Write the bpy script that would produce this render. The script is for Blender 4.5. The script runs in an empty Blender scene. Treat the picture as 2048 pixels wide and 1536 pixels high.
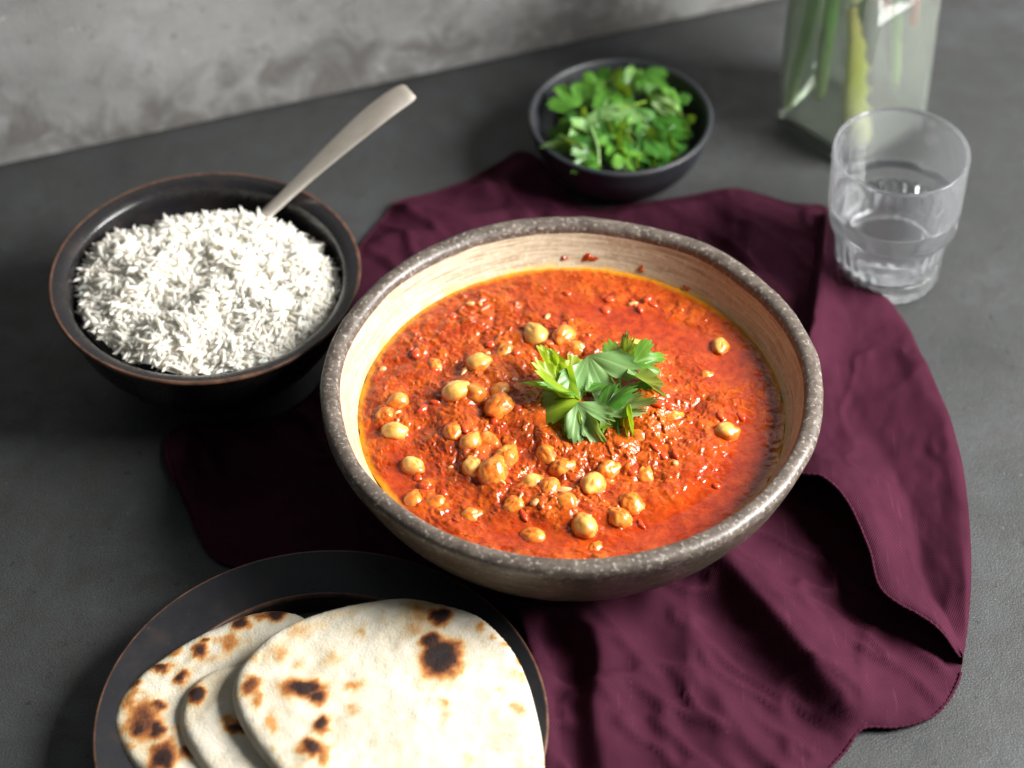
import bpy, math, random
import numpy as np
from mathutils import Matrix, Vector
random.seed(7); RNG = np.random.default_rng(7)
scene = bpy.context.scene
col = scene.collection

# ------------------------------------------------------------------ camera (solved from the rims of the bowls)
F_PX, PITCH, ROLL, CAM_H = 5134.92, 0.785477, -0.009951, 1.0211
FW = np.array([0, math.cos(PITCH), -math.sin(PITCH)])
_rt = np.array([1.0, 0, 0]); _up = np.cross(_rt, FW)
RT = _rt * math.cos(ROLL) + _up * math.sin(ROLL)
UP = -_rt * math.sin(ROLL) + _up * math.cos(ROLL)
CAM = np.array([0, 0, CAM_H])
cam_data = bpy.data.cameras.new('camera'); cam = bpy.data.objects.new('camera', cam_data); col.objects.link(cam)
m = Matrix.Identity(4)
for i in range(3):
    m[i][0], m[i][1], m[i][2], m[i][3] = RT[i], UP[i], -FW[i], CAM[i]
cam.matrix_world = m
cam_data.sensor_width = 36.0; cam_data.lens = F_PX * 36 / 2048
cam_data.clip_start = 0.01; cam_data.clip_end = 100
cam_data.dof.use_dof = True; cam_data.dof.focus_distance = 1.315; cam_data.dof.aperture_fstop = 4.5
scene.camera = cam

# ------------------------------------------------------------------ light: one soft window to the right, dim room
world = bpy.data.worlds.new('World'); scene.world = world; world.use_nodes = True
world.node_tree.nodes['Background'].inputs[0].default_value = (0.86, 0.94, 1.0, 1)
world.node_tree.nodes['Background'].inputs[1].default_value = 0.11
def area(name, loc, target, sx, sy, power, colr):
    d = bpy.data.lights.new(name, 'AREA'); d.shape = 'RECTANGLE'; d.size = sx; d.size_y = sy
    d.energy = power; d.color = colr
    o = bpy.data.objects.new(name, d); col.objects.link(o); o.location = loc
    o.rotation_euler = (Vector(target) - Vector(loc)).to_track_quat('-Z', 'Y').to_euler()
    return o
area('window_light', (1.02, 0.88, 0.76), (0.03, 0.95, 0.03), 0.60, 0.60, 70, (1.0, 0.99, 0.975))
scene.view_settings.view_transform = 'Standard'; scene.view_settings.look = 'None'
scene.view_settings.gamma = 1.0; scene.view_settings.exposure = 0.0
scene.render.engine = 'CYCLES'
scene.cycles.max_bounces = 11; scene.cycles.transmission_bounces = 11; scene.cycles.transparent_max_bounces = 12
scene.cycles.caustics_refractive = True; scene.cycles.caustics_reflective = False
scene.cycles.use_adaptive_sampling = True; scene.cycles.adaptive_threshold = 0.02; scene.cycles.sample_clamp_indirect = 40.0; scene.cycles.diffuse_bounces = 6

# ------------------------------------------------------------------ helpers
def at(x, y, z=0.0):
    d = FW + (x - 1024) / F_PX * RT - (y - 768) / F_PX * UP
    return CAM + d * (z - CAM_H) / d[2]
def ats(pts, z=0.0):
    return np.array([at(q[0], q[1], z)[:2] for q in pts])
def mesh(name, v, f, mat, parent=None, smooth=True):
    me = bpy.data.meshes.new(name)
    me.from_pydata(np.asarray(v, float).tolist(), [], [tuple(int(i) for i in q) for q in f])
    me.update()
    if smooth: me.polygons.foreach_set('use_smooth', [True] * len(me.polygons))
    if mat: me.materials.append(mat)
    o = bpy.data.objects.new(name, me); col.objects.link(o)
    if parent: o.parent = parent
    return o
def tag(o, label=None, cat=None, group=None, kind=None):
    if label: o['label'] = label
    if cat: o['category'] = cat
    if group: o['group'] = group
    if kind: o['kind'] = kind
    return o
def thing(name, label, cat, loc=(0, 0, 0), group=None):
    o = bpy.data.objects.new(name, None); col.objects.link(o); o.location = loc; o.empty_display_size = 0.02
    return tag(o, label, cat, group)
def rebase(o):          # parts are modelled in world space; undo the parent's offset
    o.matrix_parent_inverse = Matrix.Translation(-o.parent.location); return o
def attr(o, name, vals):
    a = o.data.attributes.new(name, 'FLOAT', 'POINT'); a.data.foreach_set('value', np.asarray(vals, np.float32)); return a
_perm = np.random.default_rng(3).permutation(512)
_grad = np.random.default_rng(4).normal(size=(512, 3)); _grad /= np.linalg.norm(_grad, axis=1)[:, None]
def perlin(p):
    p = np.asarray(p, float)
    if p.shape[1] == 2: p = np.c_[p, np.zeros(len(p)) + 0.37]
    i = np.floor(p).astype(int); f = p - i; u = f * f * f * (f * (f * 6 - 15) + 10)
    out = 0
    for dx in (0, 1):
        for dy in (0, 1):
            for dz in (0, 1):
                h = _perm[(_perm[(_perm[(i[:, 0] + dx) & 511] + i[:, 1] + dy) & 511] + i[:, 2] + dz) & 511]
                g = _grad[h]; d = f - np.array([dx, dy, dz])
                w = (u[:, 0] if dx else 1 - u[:, 0]) * (u[:, 1] if dy else 1 - u[:, 1]) * (u[:, 2] if dz else 1 - u[:, 2])
                out = out + w * (g * d).sum(1)
    return out * 1.5
def fbm(p, scale, octv=4, gain=0.5, off=0.0):
    p = np.asarray(p, float) / scale + off; s = 0; a = 1.0
    for _ in range(octv):
        s = s + a * perlin(p); p = p * 2.03 + 11.7; a *= gain
    return s
def worley(p, cell, seed=0, jitter=0.9):
    p = np.asarray(p, float)[:, :2] / cell; i = np.floor(p).astype(int)
    best = np.full(len(p), 9.0); ident = np.zeros(len(p))
    rr = np.random.default_rng(seed); tab = rr.random((1024, 3))
    for dx in (-1, 0, 1):
        for dy in (-1, 0, 1):
            c = i + [dx, dy]; h = (_perm[(_perm[(c[:, 0] + seed) & 511] + c[:, 1]) & 511] * 2 + 1) & 1023
            q = c + 0.5 + (tab[h, :2] - 0.5) * jitter
            d = np.hypot(*(p - q).T); mk = d < best
            best = np.where(mk, d, best); ident = np.where(mk, tab[h, 2], ident)
    return best, ident
def spline(pts, n, closed=False):
    P = np.asarray(pts, float); N = len(P)
    idx = lambda k: P[k % N] if closed else P[min(max(k, 0), N - 1)]
    segs = N if closed else N - 1; out = []
    for s in range(segs):
        p0, p1, p2, p3 = idx(s - 1), idx(s), idx(s + 1), idx(s + 2)
        for t in np.linspace(0, 1, n, endpoint=False):
            out.append(0.5 * (2 * p1 + (p2 - p0) * t + (2 * p0 - 5 * p1 + 4 * p2 - p3) * t * t + (3 * p1 - p0 - 3 * p2 + p3) * t ** 3))
    if not closed: out.append(P[-1])
    return np.array(out)
def sdf(poly, p):        # signed distance (inside > 0) and nearest point on the outline
    a = poly; b = np.roll(poly, -1, 0); best = np.full(len(p), 1e9); near = np.zeros((len(p), 2)); ins = np.zeros(len(p), bool)
    for k in range(len(a)):
        e = b[k] - a[k]; w = p - a[k]; t = np.clip((w @ e) / max(e @ e, 1e-18), 0, 1); q = a[k] + t[:, None] * e
        d = ((p - q) ** 2).sum(1); mk = d < best; best[mk] = d[mk]; near[mk] = q[mk]
        c = (a[k][1] > p[:, 1]) != (b[k][1] > p[:, 1])
        if abs(e[1]) > 1e-15: ins ^= c & (p[:, 0] < e[0] * (p[:, 1] - a[k][1]) / e[1] + a[k][0])
    d = np.sqrt(best); return np.where(ins, d, -d), near
def sheet(poly, cell):
    lo = poly.min(0) - cell; hi = poly.max(0) + cell
    nx, ny = (np.ceil((hi - lo) / cell)).astype(int) + 1
    gx, gy = np.meshgrid(lo[0] + np.arange(nx) * cell, lo[1] + np.arange(ny) * cell, indexing='ij')
    p = np.c_[gx.ravel(), gy.ravel()]; sd, near = sdf(poly, p)
    ii, jj = np.meshgrid(np.arange(nx - 1), np.arange(ny - 1), indexing='ij'); k = (ii * ny + jj).ravel()
    q = np.c_[k, k + ny, k + ny + 1, k + 1]; q = q[(sd[q] > 0).any(1)]
    p = np.where((sd < 0)[:, None], near, p); used = np.unique(q); re = np.full(len(p), -1); re[used] = np.arange(len(used))
    return p[used], re[q], np.maximum(sd[used], 0)
def lathe(prof, seg=128, wob=None, closed_bottom=False):
    prof = np.asarray(prof, float); n = len(prof); th = np.arange(seg) * 2 * math.pi / seg
    v = np.zeros((n, seg, 3)); v[:, :, 0] = prof[:, 0:1] * np.cos(th); v[:, :, 1] = prof[:, 0:1] * np.sin(th); v[:, :, 2] = prof[:, 1:2]
    v = v.reshape(-1, 3)
    if wob is not None: v = wob(v)
    f = []
    for i in range(n - 1):
        for j in range(seg):
            a = i * seg + j; b = i * seg + (j + 1) % seg; f.append((a, b, b + seg, a + seg))
    return v, f
def tube(path, rad, seg=8, caps=True):
    path = np.asarray(path, float); n = len(path); rad = np.broadcast_to(np.asarray(rad, float), (n,))
    t = np.gradient(path, axis=0); t /= np.linalg.norm(t, axis=1)[:, None] + 1e-12
    v = []; up0 = np.array([0, 0, 1.0])
    for i in range(n):
        a = np.cross(t[i], up0)
        if np.linalg.norm(a) < 1e-3: a = np.cross(t[i], [1, 0, 0])
        a /= np.linalg.norm(a); b = np.cross(a, t[i])
        for k in range(seg):
            an = 2 * math.pi * k / seg; v.append(path[i] + rad[i] * (math.cos(an) * a + math.sin(an) * b))
    f = [(i * seg + k, i * seg + (k + 1) % seg, (i + 1) * seg + (k + 1) % seg, (i + 1) * seg + k) for i in range(n - 1) for k in range(seg)]
    if caps: f += [tuple(range(seg))[::-1], tuple((n - 1) * seg + k for k in range(seg))]
    return np.array(v), f

# ------------------------------------------------------------------ material helpers
class M:
    def __init__(s, name):
        s.m = bpy.data.materials.new(name); s.m.use_nodes = True; s.t = s.m.node_tree; s.n = s.t.nodes
        s.b = s.n['Principled BSDF']; s.out = s.n['Material Output']; s.co = s.n.new('ShaderNodeTexCoord')
    def l(s, a, b): s.t.links.new(a, b)
    def set(s, **k):
        for a, v in k.items(): s.b.inputs[a.replace('_', ' ')].default_value = v
        return s
    def mapping(s, scale=(1, 1, 1), rot=(0, 0, 0), src='Object'):
        x = s.n.new('ShaderNodeMapping'); x.inputs['Scale'].default_value = scale; x.inputs['Rotation'].default_value = rot
        s.l(s.co.outputs[src], x.inputs[0]); return x.outputs[0]
    def noise(s, scale, detail=4, rough=0.5, dist=0.0, vec=None):
        x = s.n.new('ShaderNodeTexNoise'); x.inputs['Scale'].default_value = scale; x.inputs['Detail'].default_value = detail
        x.inputs['Roughness'].default_value = rough; x.inputs['Distortion'].default_value = dist
        s.l(vec if vec is not None else s.co.outputs['Object'], x.inputs['Vector']); return x.outputs['Fac']
    def vor(s, scale, feat='F1', out='Distance', vec=None):
        x = s.n.new('ShaderNodeTexVoronoi'); x.feature = feat; x.inputs['Scale'].default_value = scale
        s.l(vec if vec is not None else s.co.outputs['Object'], x.inputs['Vector']); return x.outputs[out]
    def ramp(s, fac, stops):
        x = s.n.new('ShaderNodeValToRGB'); r = x.color_ramp
        while len(r.elements) < len(stops): r.elements.new(0.5)
        for e, (p, c) in zip(r.elements, stops):
            e.position = p; e.color = (c, c, c, 1) if not isinstance(c, tuple) else (*c, 1)
        s.l(fac, x.inputs[0]); return x.outputs[0]
    def mix(s, fac, a, b, mode='MIX'):
        x = s.n.new('ShaderNodeMix'); x.data_type = 'RGBA'; x.blend_type = mode
        for i, v in ((0, fac), (6, a), (7, b)):
            if isinstance(v, (float, int)): x.inputs[i].default_value = v
            elif isinstance(v, tuple): x.inputs[i].default_value = (*v, 1)
            else: s.l(v, x.inputs[i])
        return x.outputs[2]
    def math(s, op, a, b=0.0, clamp=False):
        x = s.n.new('ShaderNodeMath'); x.operation = op; x.use_clamp = clamp
        for i, v in ((0, a), (1, b)):
            if isinstance(v, (float, int)): x.inputs[i].default_value = v
            else: s.l(v, x.inputs[i])
        return x.outputs[0]
    def attr(s, name):
        x = s.n.new('ShaderNodeAttribute'); x.attribute_name = name; return x.outputs['Fac']
    def rand(s): return s.n.new('ShaderNodeObjectInfo').outputs['Random']
    def bump(s, h, strength=0.3, dist=0.001, normal=None):
        x = s.n.new('ShaderNodeBump'); x.inputs['Strength'].default_value = strength; x.inputs['Distance'].default_value = dist
        s.l(h, x.inputs['Height'])
        if normal is not None: s.l(normal, x.inputs['Normal'])
        return x.outputs[0]
    def to(s, sock, v): s.l(v, s.b.inputs[sock]); return s

# ------------------------------------------------------------------ setting: table top and concrete wall panel
def mat_table():
    k = M('dark_slate_table'); big = k.noise(9, 6, 0.6, 0.6); mid = k.noise(55, 6, 0.62, 0.4); fine = k.noise(900, 3, 0.6); grit = k.vor(420)
    c = k.ramp(big, [(0.3, (0.02076, 0.02211, 0.02154)), (0.5, (0.032, 0.03426, 0.03405)), (0.7, (0.04541, 0.04899, 0.05085))])
    c = k.mix(k.ramp(mid, [(0.40, 0.0), (0.66, 0.75)]), c, (0.02596, 0.02514, 0.02327))
    c = k.mix(0.7, c, k.ramp(fine, [(0.3, (0.30, 0.30, 0.30)), (0.72, (0.84, 0.84, 0.84))]), 'OVERLAY')
    sp = k.noise(260, 2, 0.5); c = k.mix(k.ramp(sp, [(0.70, 0.0), (0.78, 0.5)]), c, (0.1124, 0.1128, 0.1077))
    c = k.mix(k.ramp(k.noise(150, 2, 0.5), [(0.26, 0.7), (0.33, 0.0)]), c, (0.01297, 0.01301, 0.01293))
    k.to('Base Color', c); k.to('Roughness', k.ramp(mid, [(0.3, 0.42), (0.7, 0.6)]))
    hb = k.math('ADD', k.math('MULTIPLY', mid, 1.0), k.math('MULTIPLY', fine, 0.5))
    k.to('Normal', k.bump(hb, 0.6, 0.0012)); k.set(Specular_IOR_Level=0.4); return k.m
def mat_wall():
    k = M('stained_concrete'); a = k.noise(14, 7, 0.62, 0.4); b = k.noise(34, 6, 0.65, 0.8); fine = k.noise(500, 3)
    c = k.ramp(a, [(0.32, (0.1318, 0.1319, 0.1275)), (0.52, (0.1855, 0.1857, 0.1807)), (0.72, (0.2394, 0.2386, 0.2342))])
    x = k.n.new('ShaderNodeSeparateXYZ'); k.l(k.co.outputs['Object'], x.inputs[0])
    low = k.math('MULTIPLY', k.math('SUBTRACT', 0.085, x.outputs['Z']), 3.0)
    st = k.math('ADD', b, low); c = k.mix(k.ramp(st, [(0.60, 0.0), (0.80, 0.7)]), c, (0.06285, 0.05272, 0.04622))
    pits = k.noise(110, 3, 0.6); c = k.mix(k.ramp(pits, [(0.62, 0.0), (0.74, 0.45)]), c, (0.07182, 0.0659, 0.05928))
    c = k.mix(k.ramp(k.noise(70, 3), [(0.68, 0.0), (0.76, 0.6)]), c, (0.3291, 0.3294, 0.32))
    k.to('Base Color', c); k.set(Roughness=0.8); k.to('Normal', k.bump(k.math('ADD', fine, b), 0.3, 0.001)); return k.m
wa, wb = np.array([-0.3135, 1.2114]), np.array([0.1861, 1.3770]); wd = (wb - wa) / np.linalg.norm(wb - wa); wn = np.array([-wd[1], wd[0]])
A, B = wa - wd * 0.8, wa + wd * 1.5
def slab(name, poly, z0, z1, mat):
    n = len(poly); v = [(*q, z0) for q in poly] + [(*q, z1) for q in poly]
    f = [tuple(range(n))[::-1], tuple(range(n, 2 * n))] + [(i, (i + 1) % n, n + (i + 1) % n, n + i) for i in range(n)]
    o = mesh(name, v, f, mat, smooth=False); return o
tb = [A + wn * 0.05, np.array([A[0], 0.2]), np.array([B[0], 0.2]), B + wn * 0.05]
tag(slab('table', tb, -0.03, 0.0, mat_table()), 'dark grey slate table top under the dishes', None, kind='structure')
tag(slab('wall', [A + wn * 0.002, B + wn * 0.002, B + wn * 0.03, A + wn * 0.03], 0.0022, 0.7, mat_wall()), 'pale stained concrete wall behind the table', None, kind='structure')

# ------------------------------------------------------------------ dishes
MC, RC, HC, GC, PC = (0.03066, 0.93635), (-0.16806, 1.04214), (0.0670, 1.20748), (0.22006, 1.11043), (-0.09427, 0.76658)
def mat_stone(rim):
    k = M('speckled_stoneware_rim' if rim else 'brushed_stoneware'); sp = k.noise(420, 4, 0.65); sp2 = k.noise(150, 5, 0.7, 0.6)
    if rim:
        c = k.ramp(sp2, [(0.35, (0.046, 0.034, 0.027)), (0.55, (0.090, 0.070, 0.056)), (0.75, (0.150, 0.122, 0.098))])
        c = k.mix(k.ramp(sp, [(0.55, 0.0), (0.67, 0.65)]), c, (0.38, 0.345, 0.29)); k.set(Roughness=0.42)
    else:
        x = k.n.new('ShaderNodeSeparateXYZ'); k.l(k.co.outputs['Object'], x.inputs[0])
        r = k.math('SQRT', k.math('ADD', k.math('POWER', x.outputs[0], 2.0), k.math('POWER', x.outputs[1], 2.0)))
        cv = k.n.new('ShaderNodeCombineXYZ'); k.l(k.math('MULTIPLY', r, 16.0), cv.inputs[0]); k.l(k.math('MULTIPLY', x.outputs[2], 48.0), cv.inputs[1])
        ang = k.math('ARCTAN2', x.outputs[1], x.outputs[0]); k.l(k.math('MULTIPLY', ang, 0.30), cv.inputs[2])
        ring = k.noise(16, 5, 0.65, 0.2, cv.outputs[0])
        cin = k.ramp(ring, [(0.34, (0.25, 0.185, 0.115)), (0.47, (0.38, 0.31, 0.21)), (0.62, (0.48, 0.415, 0.305))])
        cin = k.mix(k.ramp(sp, [(0.52, 0.0), (0.7, 0.5)]), cin, (0.62, 0.55, 0.43))
        cin = k.mix(k.ramp(sp2, [(0.28, 0.5), (0.42, 0.0)]), cin, (0.22, 0.155, 0.10))
        cout = k.ramp(ring, [(0.34, (0.045, 0.031, 0.022)), (0.55, (0.085, 0.062, 0.044)), (0.72, (0.15, 0.115, 0.085))])
        cout = k.mix(k.ramp(sp, [(0.56, 0.0), (0.68, 0.6)]), cout, (0.34, 0.29, 0.22))
        c = k.mix(k.attr('inside'), cout, cin)
        tint = k.attr('oil'); c = k.mix(tint, c, (0.62, 0.40, 0.06)); k.set(Roughness=0.4)
    k.to('Base Color', c); k.to('Normal', k.bump(k.math('ADD', sp, sp2), 0.25, 0.0008)); return k.m
def wob_stone(v):
    n = fbm(v, 0.035, 3, 0.5, 3.1); r = np.hypot(v[:, 0], v[:, 1]) + 1e-9; g = 1 + 0.0009 * n / 0.13
    v = v.copy(); v[:, 0] *= g; v[:, 1] *= g; v[:, 2] += 0.0007 * n * np.clip(v[:, 2] / 0.06, 0, 1); return v
bowl = thing('serving_bowl', 'large speckled stoneware bowl with grey rim, holding the red stew', 'bowl', (*MC, 0.0035))
outer = spline([(0.0, 0.0045), (0.03, 0.0045), (0.05, 0.0045), (0.055, 0.001), (0.060, 0.0), (0.064, 0.003), (0.088, 0.016), (0.107, 0.034), (0.119, 0.052), (0.1255, 0.066), (0.1284, 0.0735)], 5)
rimp = spline([(0.1284, 0.0735), (0.1298, 0.0785), (0.1290, 0.0822), (0.1262, 0.0838), (0.1228, 0.0836), (0.1205, 0.0818), (0.1196, 0.0785)], 5)
inner = spline([(0.1196, 0.0785), (0.1178, 0.0735), (0.1145, 0.066), (0.1098, 0.058), (0.100, 0.044), (0.082, 0.028), (0.055, 0.016), (0.025, 0.0115), (0.0, 0.011)], 6)
stone = mat_stone(False)
v, f = lathe(np.r_[outer], 160, wob_stone); o = mesh('outer_wall', v, f, stone, bowl); attr(o, 'inside', np.zeros(len(v))); attr(o, 'oil', np.zeros(len(v)))
v, f = lathe(inner, 160, wob_stone); o = mesh('inner_wall', v, f, stone, bowl); attr(o, 'inside', np.ones(len(v)))
rr_ = np.hypot(v[:, 0], v[:, 1]); th_ = np.arctan2(v[:, 1], v[:, 0])
oil = np.clip((0.0626 + 0.0026 * fbm(np.c_[np.cos(th_), np.sin(th_)] * 2.0, 0.12, 3) - v[:, 2]) / 0.0035, 0, 1) * 0.9; attr(o, 'oil', oil)
v, f = lathe(rimp, 160, wob_stone); mesh('rim', v, f, mat_stone(True), bowl)

def mat_black(name, base=(0.012, 0.011, 0.012), rough=0.3):
    k = M(name); n = k.noise(60, 4, 0.6); s = k.noise(700, 2)
    c = k.mix(k.ramp(n, [(0.5, 0.0), (0.75, 0.5)]), base, (0.030, 0.020, 0.015)); c = k.mix(k.ramp(s, [(0.68, 0.0), (0.76, 0.4)]), c, (0.09, 0.08, 0.07))
    k.to('Base Color', c); k.to('Roughness', k.ramp(n, [(0.3, rough), (0.7, rough + 0.12)])); k.to('Normal', k.bump(s, 0.08, 0.0005)); return k.m
def mat_edge():
    k = M('worn_brown_edge'); n = k.noise(90, 4, 0.7); c = k.ramp(n, [(0.3, (0.0252, 0.01296, 0.00864)), (0.55, (0.0972, 0.04464, 0.02592)), (0.75, (0.1512, 0.0756, 0.0432))])
    k.to('Base Color', c); k.set(Roughness=0.45); return k.m
EDGE = mat_edge(); BLACK = mat_black('black_glaze', (0.012, 0.011, 0.012), 0.2)
rb = thing('rice_bowl', 'black glazed bowl with brown edge, filled with white rice', 'bowl', (*RC, 0.0))
pr = spline([(0.0, 0.003), (0.033, 0.003), (0.037, 0.0), (0.042, 0.0), (0.044, 0.004), (0.060, 0.018), (0.073, 0.036), (0.0805, 0.054), (0.0846, 0.0640)], 5)
pe = spline([(0.0846, 0.0640), (0.0858, 0.0660), (0.0852, 0.0674), (0.0838, 0.0673)], 4)
pi = spline([(0.0838, 0.0673), (0.0800, 0.0662), (0.0772, 0.0645), (0.0760, 0.0630), (0.0750, 0.0590), (0.0735, 0.049), (0.068, 0.034), (0.055, 0.017), (0.035, 0.009), (0.0, 0.008)], 6)
v, f = lathe(pr, 128); mesh('outer_wall', v, f, BLACK, rb)
v, f = lathe(pi, 128); mesh('inner_wall', v, f, BLACK, rb)
v, f = lathe(pe, 128); mesh('brown_edge', v, f, EDGE, rb)
hb = thing('herb_bowl', 'small matt black bowl heaped with coriander leaves', 'bowl', (*HC, 0.0))
ph = spline([(0.0, 0.002), (0.022, 0.002), (0.025, 0.0), (0.029, 0.0005), (0.042, 0.0095), (0.051, 0.024), (0.0547, 0.036), (0.0558, 0.0405), (0.0548, 0.0422), (0.0525, 0.0415), (0.0508, 0.037), (0.047, 0.024), (0.038, 0.012), (0.02, 0.006), (0.0, 0.0055)], 6)
MATT = mat_black('matt_black_glaze', (0.013, 0.015, 0.019), 0.42); kr = int(np.argmax(ph[:, 1]))
v, f = lathe(ph[:kr + 1], 112); mesh('outer_wall', v, f, MATT, hb)
v, f = lathe(ph[kr:], 112); mesh('inner_wall', v, f, MATT, hb)
pl = thing('plate', 'round black plate with thin brown edge under the flatbreads', 'plate', (*PC, 0.0))
pu = spline([(0.0, 0.004), (0.058, 0.004), (0.062, 0.0), (0.067, 0.0), (0.070, 0.005), (0.090, 0.014), (0.108, 0.0205), (0.1096, 0.0216)], 5)
pg = spline([(0.1096, 0.0216), (0.1106, 0.0230), (0.1102, 0.0242), (0.1092, 0.0243)], 4)
pt = spline([(0.1092, 0.0243), (0.100, 0.0222), (0.090, 0.0200), (0.0860, 0.0190), (0.0845, 0.0183), (0.0825, 0.0140), (0.0805, 0.0098), (0.078, 0.0080), (0.072, 0.0076), (0.05, 0.0072), (0.0, 0.007)], 6)
BLACK2 = mat_black('black_plate_glaze', (0.014, 0.014, 0.016), 0.26)
v, f = lathe(pu, 128); mesh('underside', v, f, BLACK2, pl)
v, f = lathe(pt, 128); mesh('top_face', v, f, BLACK2, pl)
v, f = lathe(pg, 128); mesh('brown_edge', v, f, EDGE, pl)
v, f = lathe(spline([(0.0862, 0.0192), (0.0856, 0.0197), (0.0846, 0.0195), (0.0838, 0.0180)], 4), 128); mesh('well_edge', v, f, EDGE, pl)

# ------------------------------------------------------------------ napkin
def mat_linen():
    k = M('plum_linen'); a = k.mapping((1, 1, 1), (0, 0, math.radians(28)))
    w1 = k.n.new('ShaderNodeTexWave'); w1.inputs['Scale'].default_value = 290; w1.inputs['Distortion'].default_value = 1.2; w1.inputs['Detail'].default_value = 2; w1.inputs['Detail Scale'].default_value = 0.6; k.l(a, w1.inputs['Vector'])
    b = k.mapping((1, 1, 1), (0, 0, math.radians(118)))
    w2 = k.n.new('ShaderNodeTexWave'); w2.inputs['Scale'].default_value = 330; w2.inputs['Distortion'].default_value = 1.5; w2.inputs['Detail'].default_value = 2; k.l(b, w2.inputs['Vector'])
    big = k.noise(22, 4, 0.6); slub = k.noise(300, 3, 0.6, 0, k.mapping((1, 0.06, 1), (0, 0, math.radians(28))))
    c = k.ramp(big, [(0.3, (0.03312, 0.006294, 0.0142)), (0.7, (0.05046, 0.01058, 0.02219))])
    wv = k.math('MULTIPLY', w1.outputs['Fac'], k.math('ADD', 0.6, k.math('MULTIPLY', w2.outputs['Fac'], 0.4)))
    c = k.mix(k.ramp(wv, [(0.0, 0.44), (0.6, 0.0)]), c, (0.01577, 0.002518, 0.007095))
    c = k.mix(k.ramp(slub, [(0.62, 0.0), (0.75, 0.35)]), c, (0.08201, 0.02267, 0.04142))
    k.to('Base Color', c); k.set(Roughness=0.85, Specular_IOR_Level=0.06, Sheen_Weight=0.0, Sheen_Roughness=0.4)
    k.b.inputs['Sheen Tint'].default_value = (0.8, 0.5, 0.62, 1)
    k.to('Normal', k.bump(k.math('ADD', wv, k.math('MULTIPLY', slub, 0.8)), 0.30, 0.0005)); return k.m
LINEN = mat_linen()
nap_px = [(340, 868), (365, 853), (425, 846), (520, 842), (610, 800), (668, 720), (700, 600), (716, 510), (738, 468), (768, 436), (800, 402), (860, 386), (930, 364), (1000, 325), (1040, 304), (1080, 320), (1120, 365), (1150, 408), (1200, 420), (1280, 408), (1371, 394), (1457, 378), (1505, 386), (1590, 409), (1640, 410), (1655, 425), (1668, 470), (1700, 525), (1740, 570), (1780, 610), (1815, 665), (1838, 730), (1865, 790), (1895, 865), (1918, 950), (1932, 1050), (1937, 1150), (1934, 1250), (1926, 1320), (1915, 1365), (1888, 1412), (1850, 1440), (1790, 1457), (1725, 1463), (1690, 1502), (1645, 1550), (1560, 1640), (1330, 1720), (1090, 1730), (1062, 1600), (1046, 1440), (1010, 1320), (955, 1230), (850, 1186), (700, 1168), (560, 1150), (475, 1133), (432, 1116), (402, 1080), (370, 1005), (342, 945), (331, 900)]
nap_poly = spline(ats(nap_px, 0.002), 4, True)
def ridge(p, pts, h, wl, wr, z=0.006):
    L = spline(ats(pts, z), 6); best = np.full(len(p), 9.0); sgn = np.zeros(len(p)); tt = np.zeros(len(p)); n = len(L) - 1
    for k in range(n):
        e = L[k + 1] - L[k]; w = p - L[k]; t = np.clip((w @ e) / (e @ e), 0, 1); d = w - t[:, None] * e
        dd = np.hypot(d[:, 0], d[:, 1]); mk = dd < best; best[mk] = dd[mk]; tt[mk] = (k + t[mk]) / n
        sgn[mk] = np.sign(e[0] * w[mk, 1] - e[1] * w[mk, 0])
    w = np.where(sgn > 0, wl, wr); x = best / w                 # left of the direction of travel uses wl
    return h * np.exp(-x ** 1.6) * (0.35 + 0.65 * np.sin(math.pi * np.clip(tt, 0.04, 0.96)) ** 0.5)
RIDGES = [  # drawn from back to front: left of travel is the right-hand side of the picture
    ([(1415, 1115), (1480, 1185), (1560, 1285), (1640, 1372), (1722, 1452)], 0.021, 0.022, 0.0080),
    ([(1090, 1185), (1165, 1255), (1200, 1335), (1190, 1430), (1210, 1560)], 0.017, 0.024, 0.009),
    ([(1040, 1200), (1048, 1270), (1070, 1350), (1075, 1450), (1085, 1560)], 0.013, 0.008, 0.006),
    ([(1290, 1185), (1370, 1300), (1400, 1400), (1480, 1560)], 0.007, 0.018, 0.012),
    ([(1250, 1330), (1330, 1400), (1330, 1520)], 0.004, 0.010, 0.006),
    ([(1500, 1160), (1590, 1260), (1700, 1370)], 0.004, 0.008, 0.006),
    ([(1430, 1390), (1480, 1470), (1570, 1560)], 0.006, 0.010, 0.006),
    ([(940, 1150), (985, 1180), (1012, 1215)], 0.012, 0.006, 0.006),
    ([(790, 405), (850, 420), (930, 440), (1020, 425)], 0.009, 0.008, 0.012),
    ([(740, 480), (800, 470), (880, 475)], 0.006, 0.006, 0.008),
    ([(930, 372), (1000, 370), (1045, 330)], 0.006, 0.008, 0.010),
    ([(1260, 425), (1380, 420), (1470, 392), (1520, 400)], 0.010, 0.010, 0.016),
    ([(1480, 400), (1500, 470), (1490, 540)], 0.006, 0.012, 0.008),
    ([(370, 880), (360, 940), (420, 1060)], 0.006, 0.012, 0.010), ([(480, 860), (560, 960), (600, 1080)], 0.006, 0.02, 0.012),
]
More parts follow.
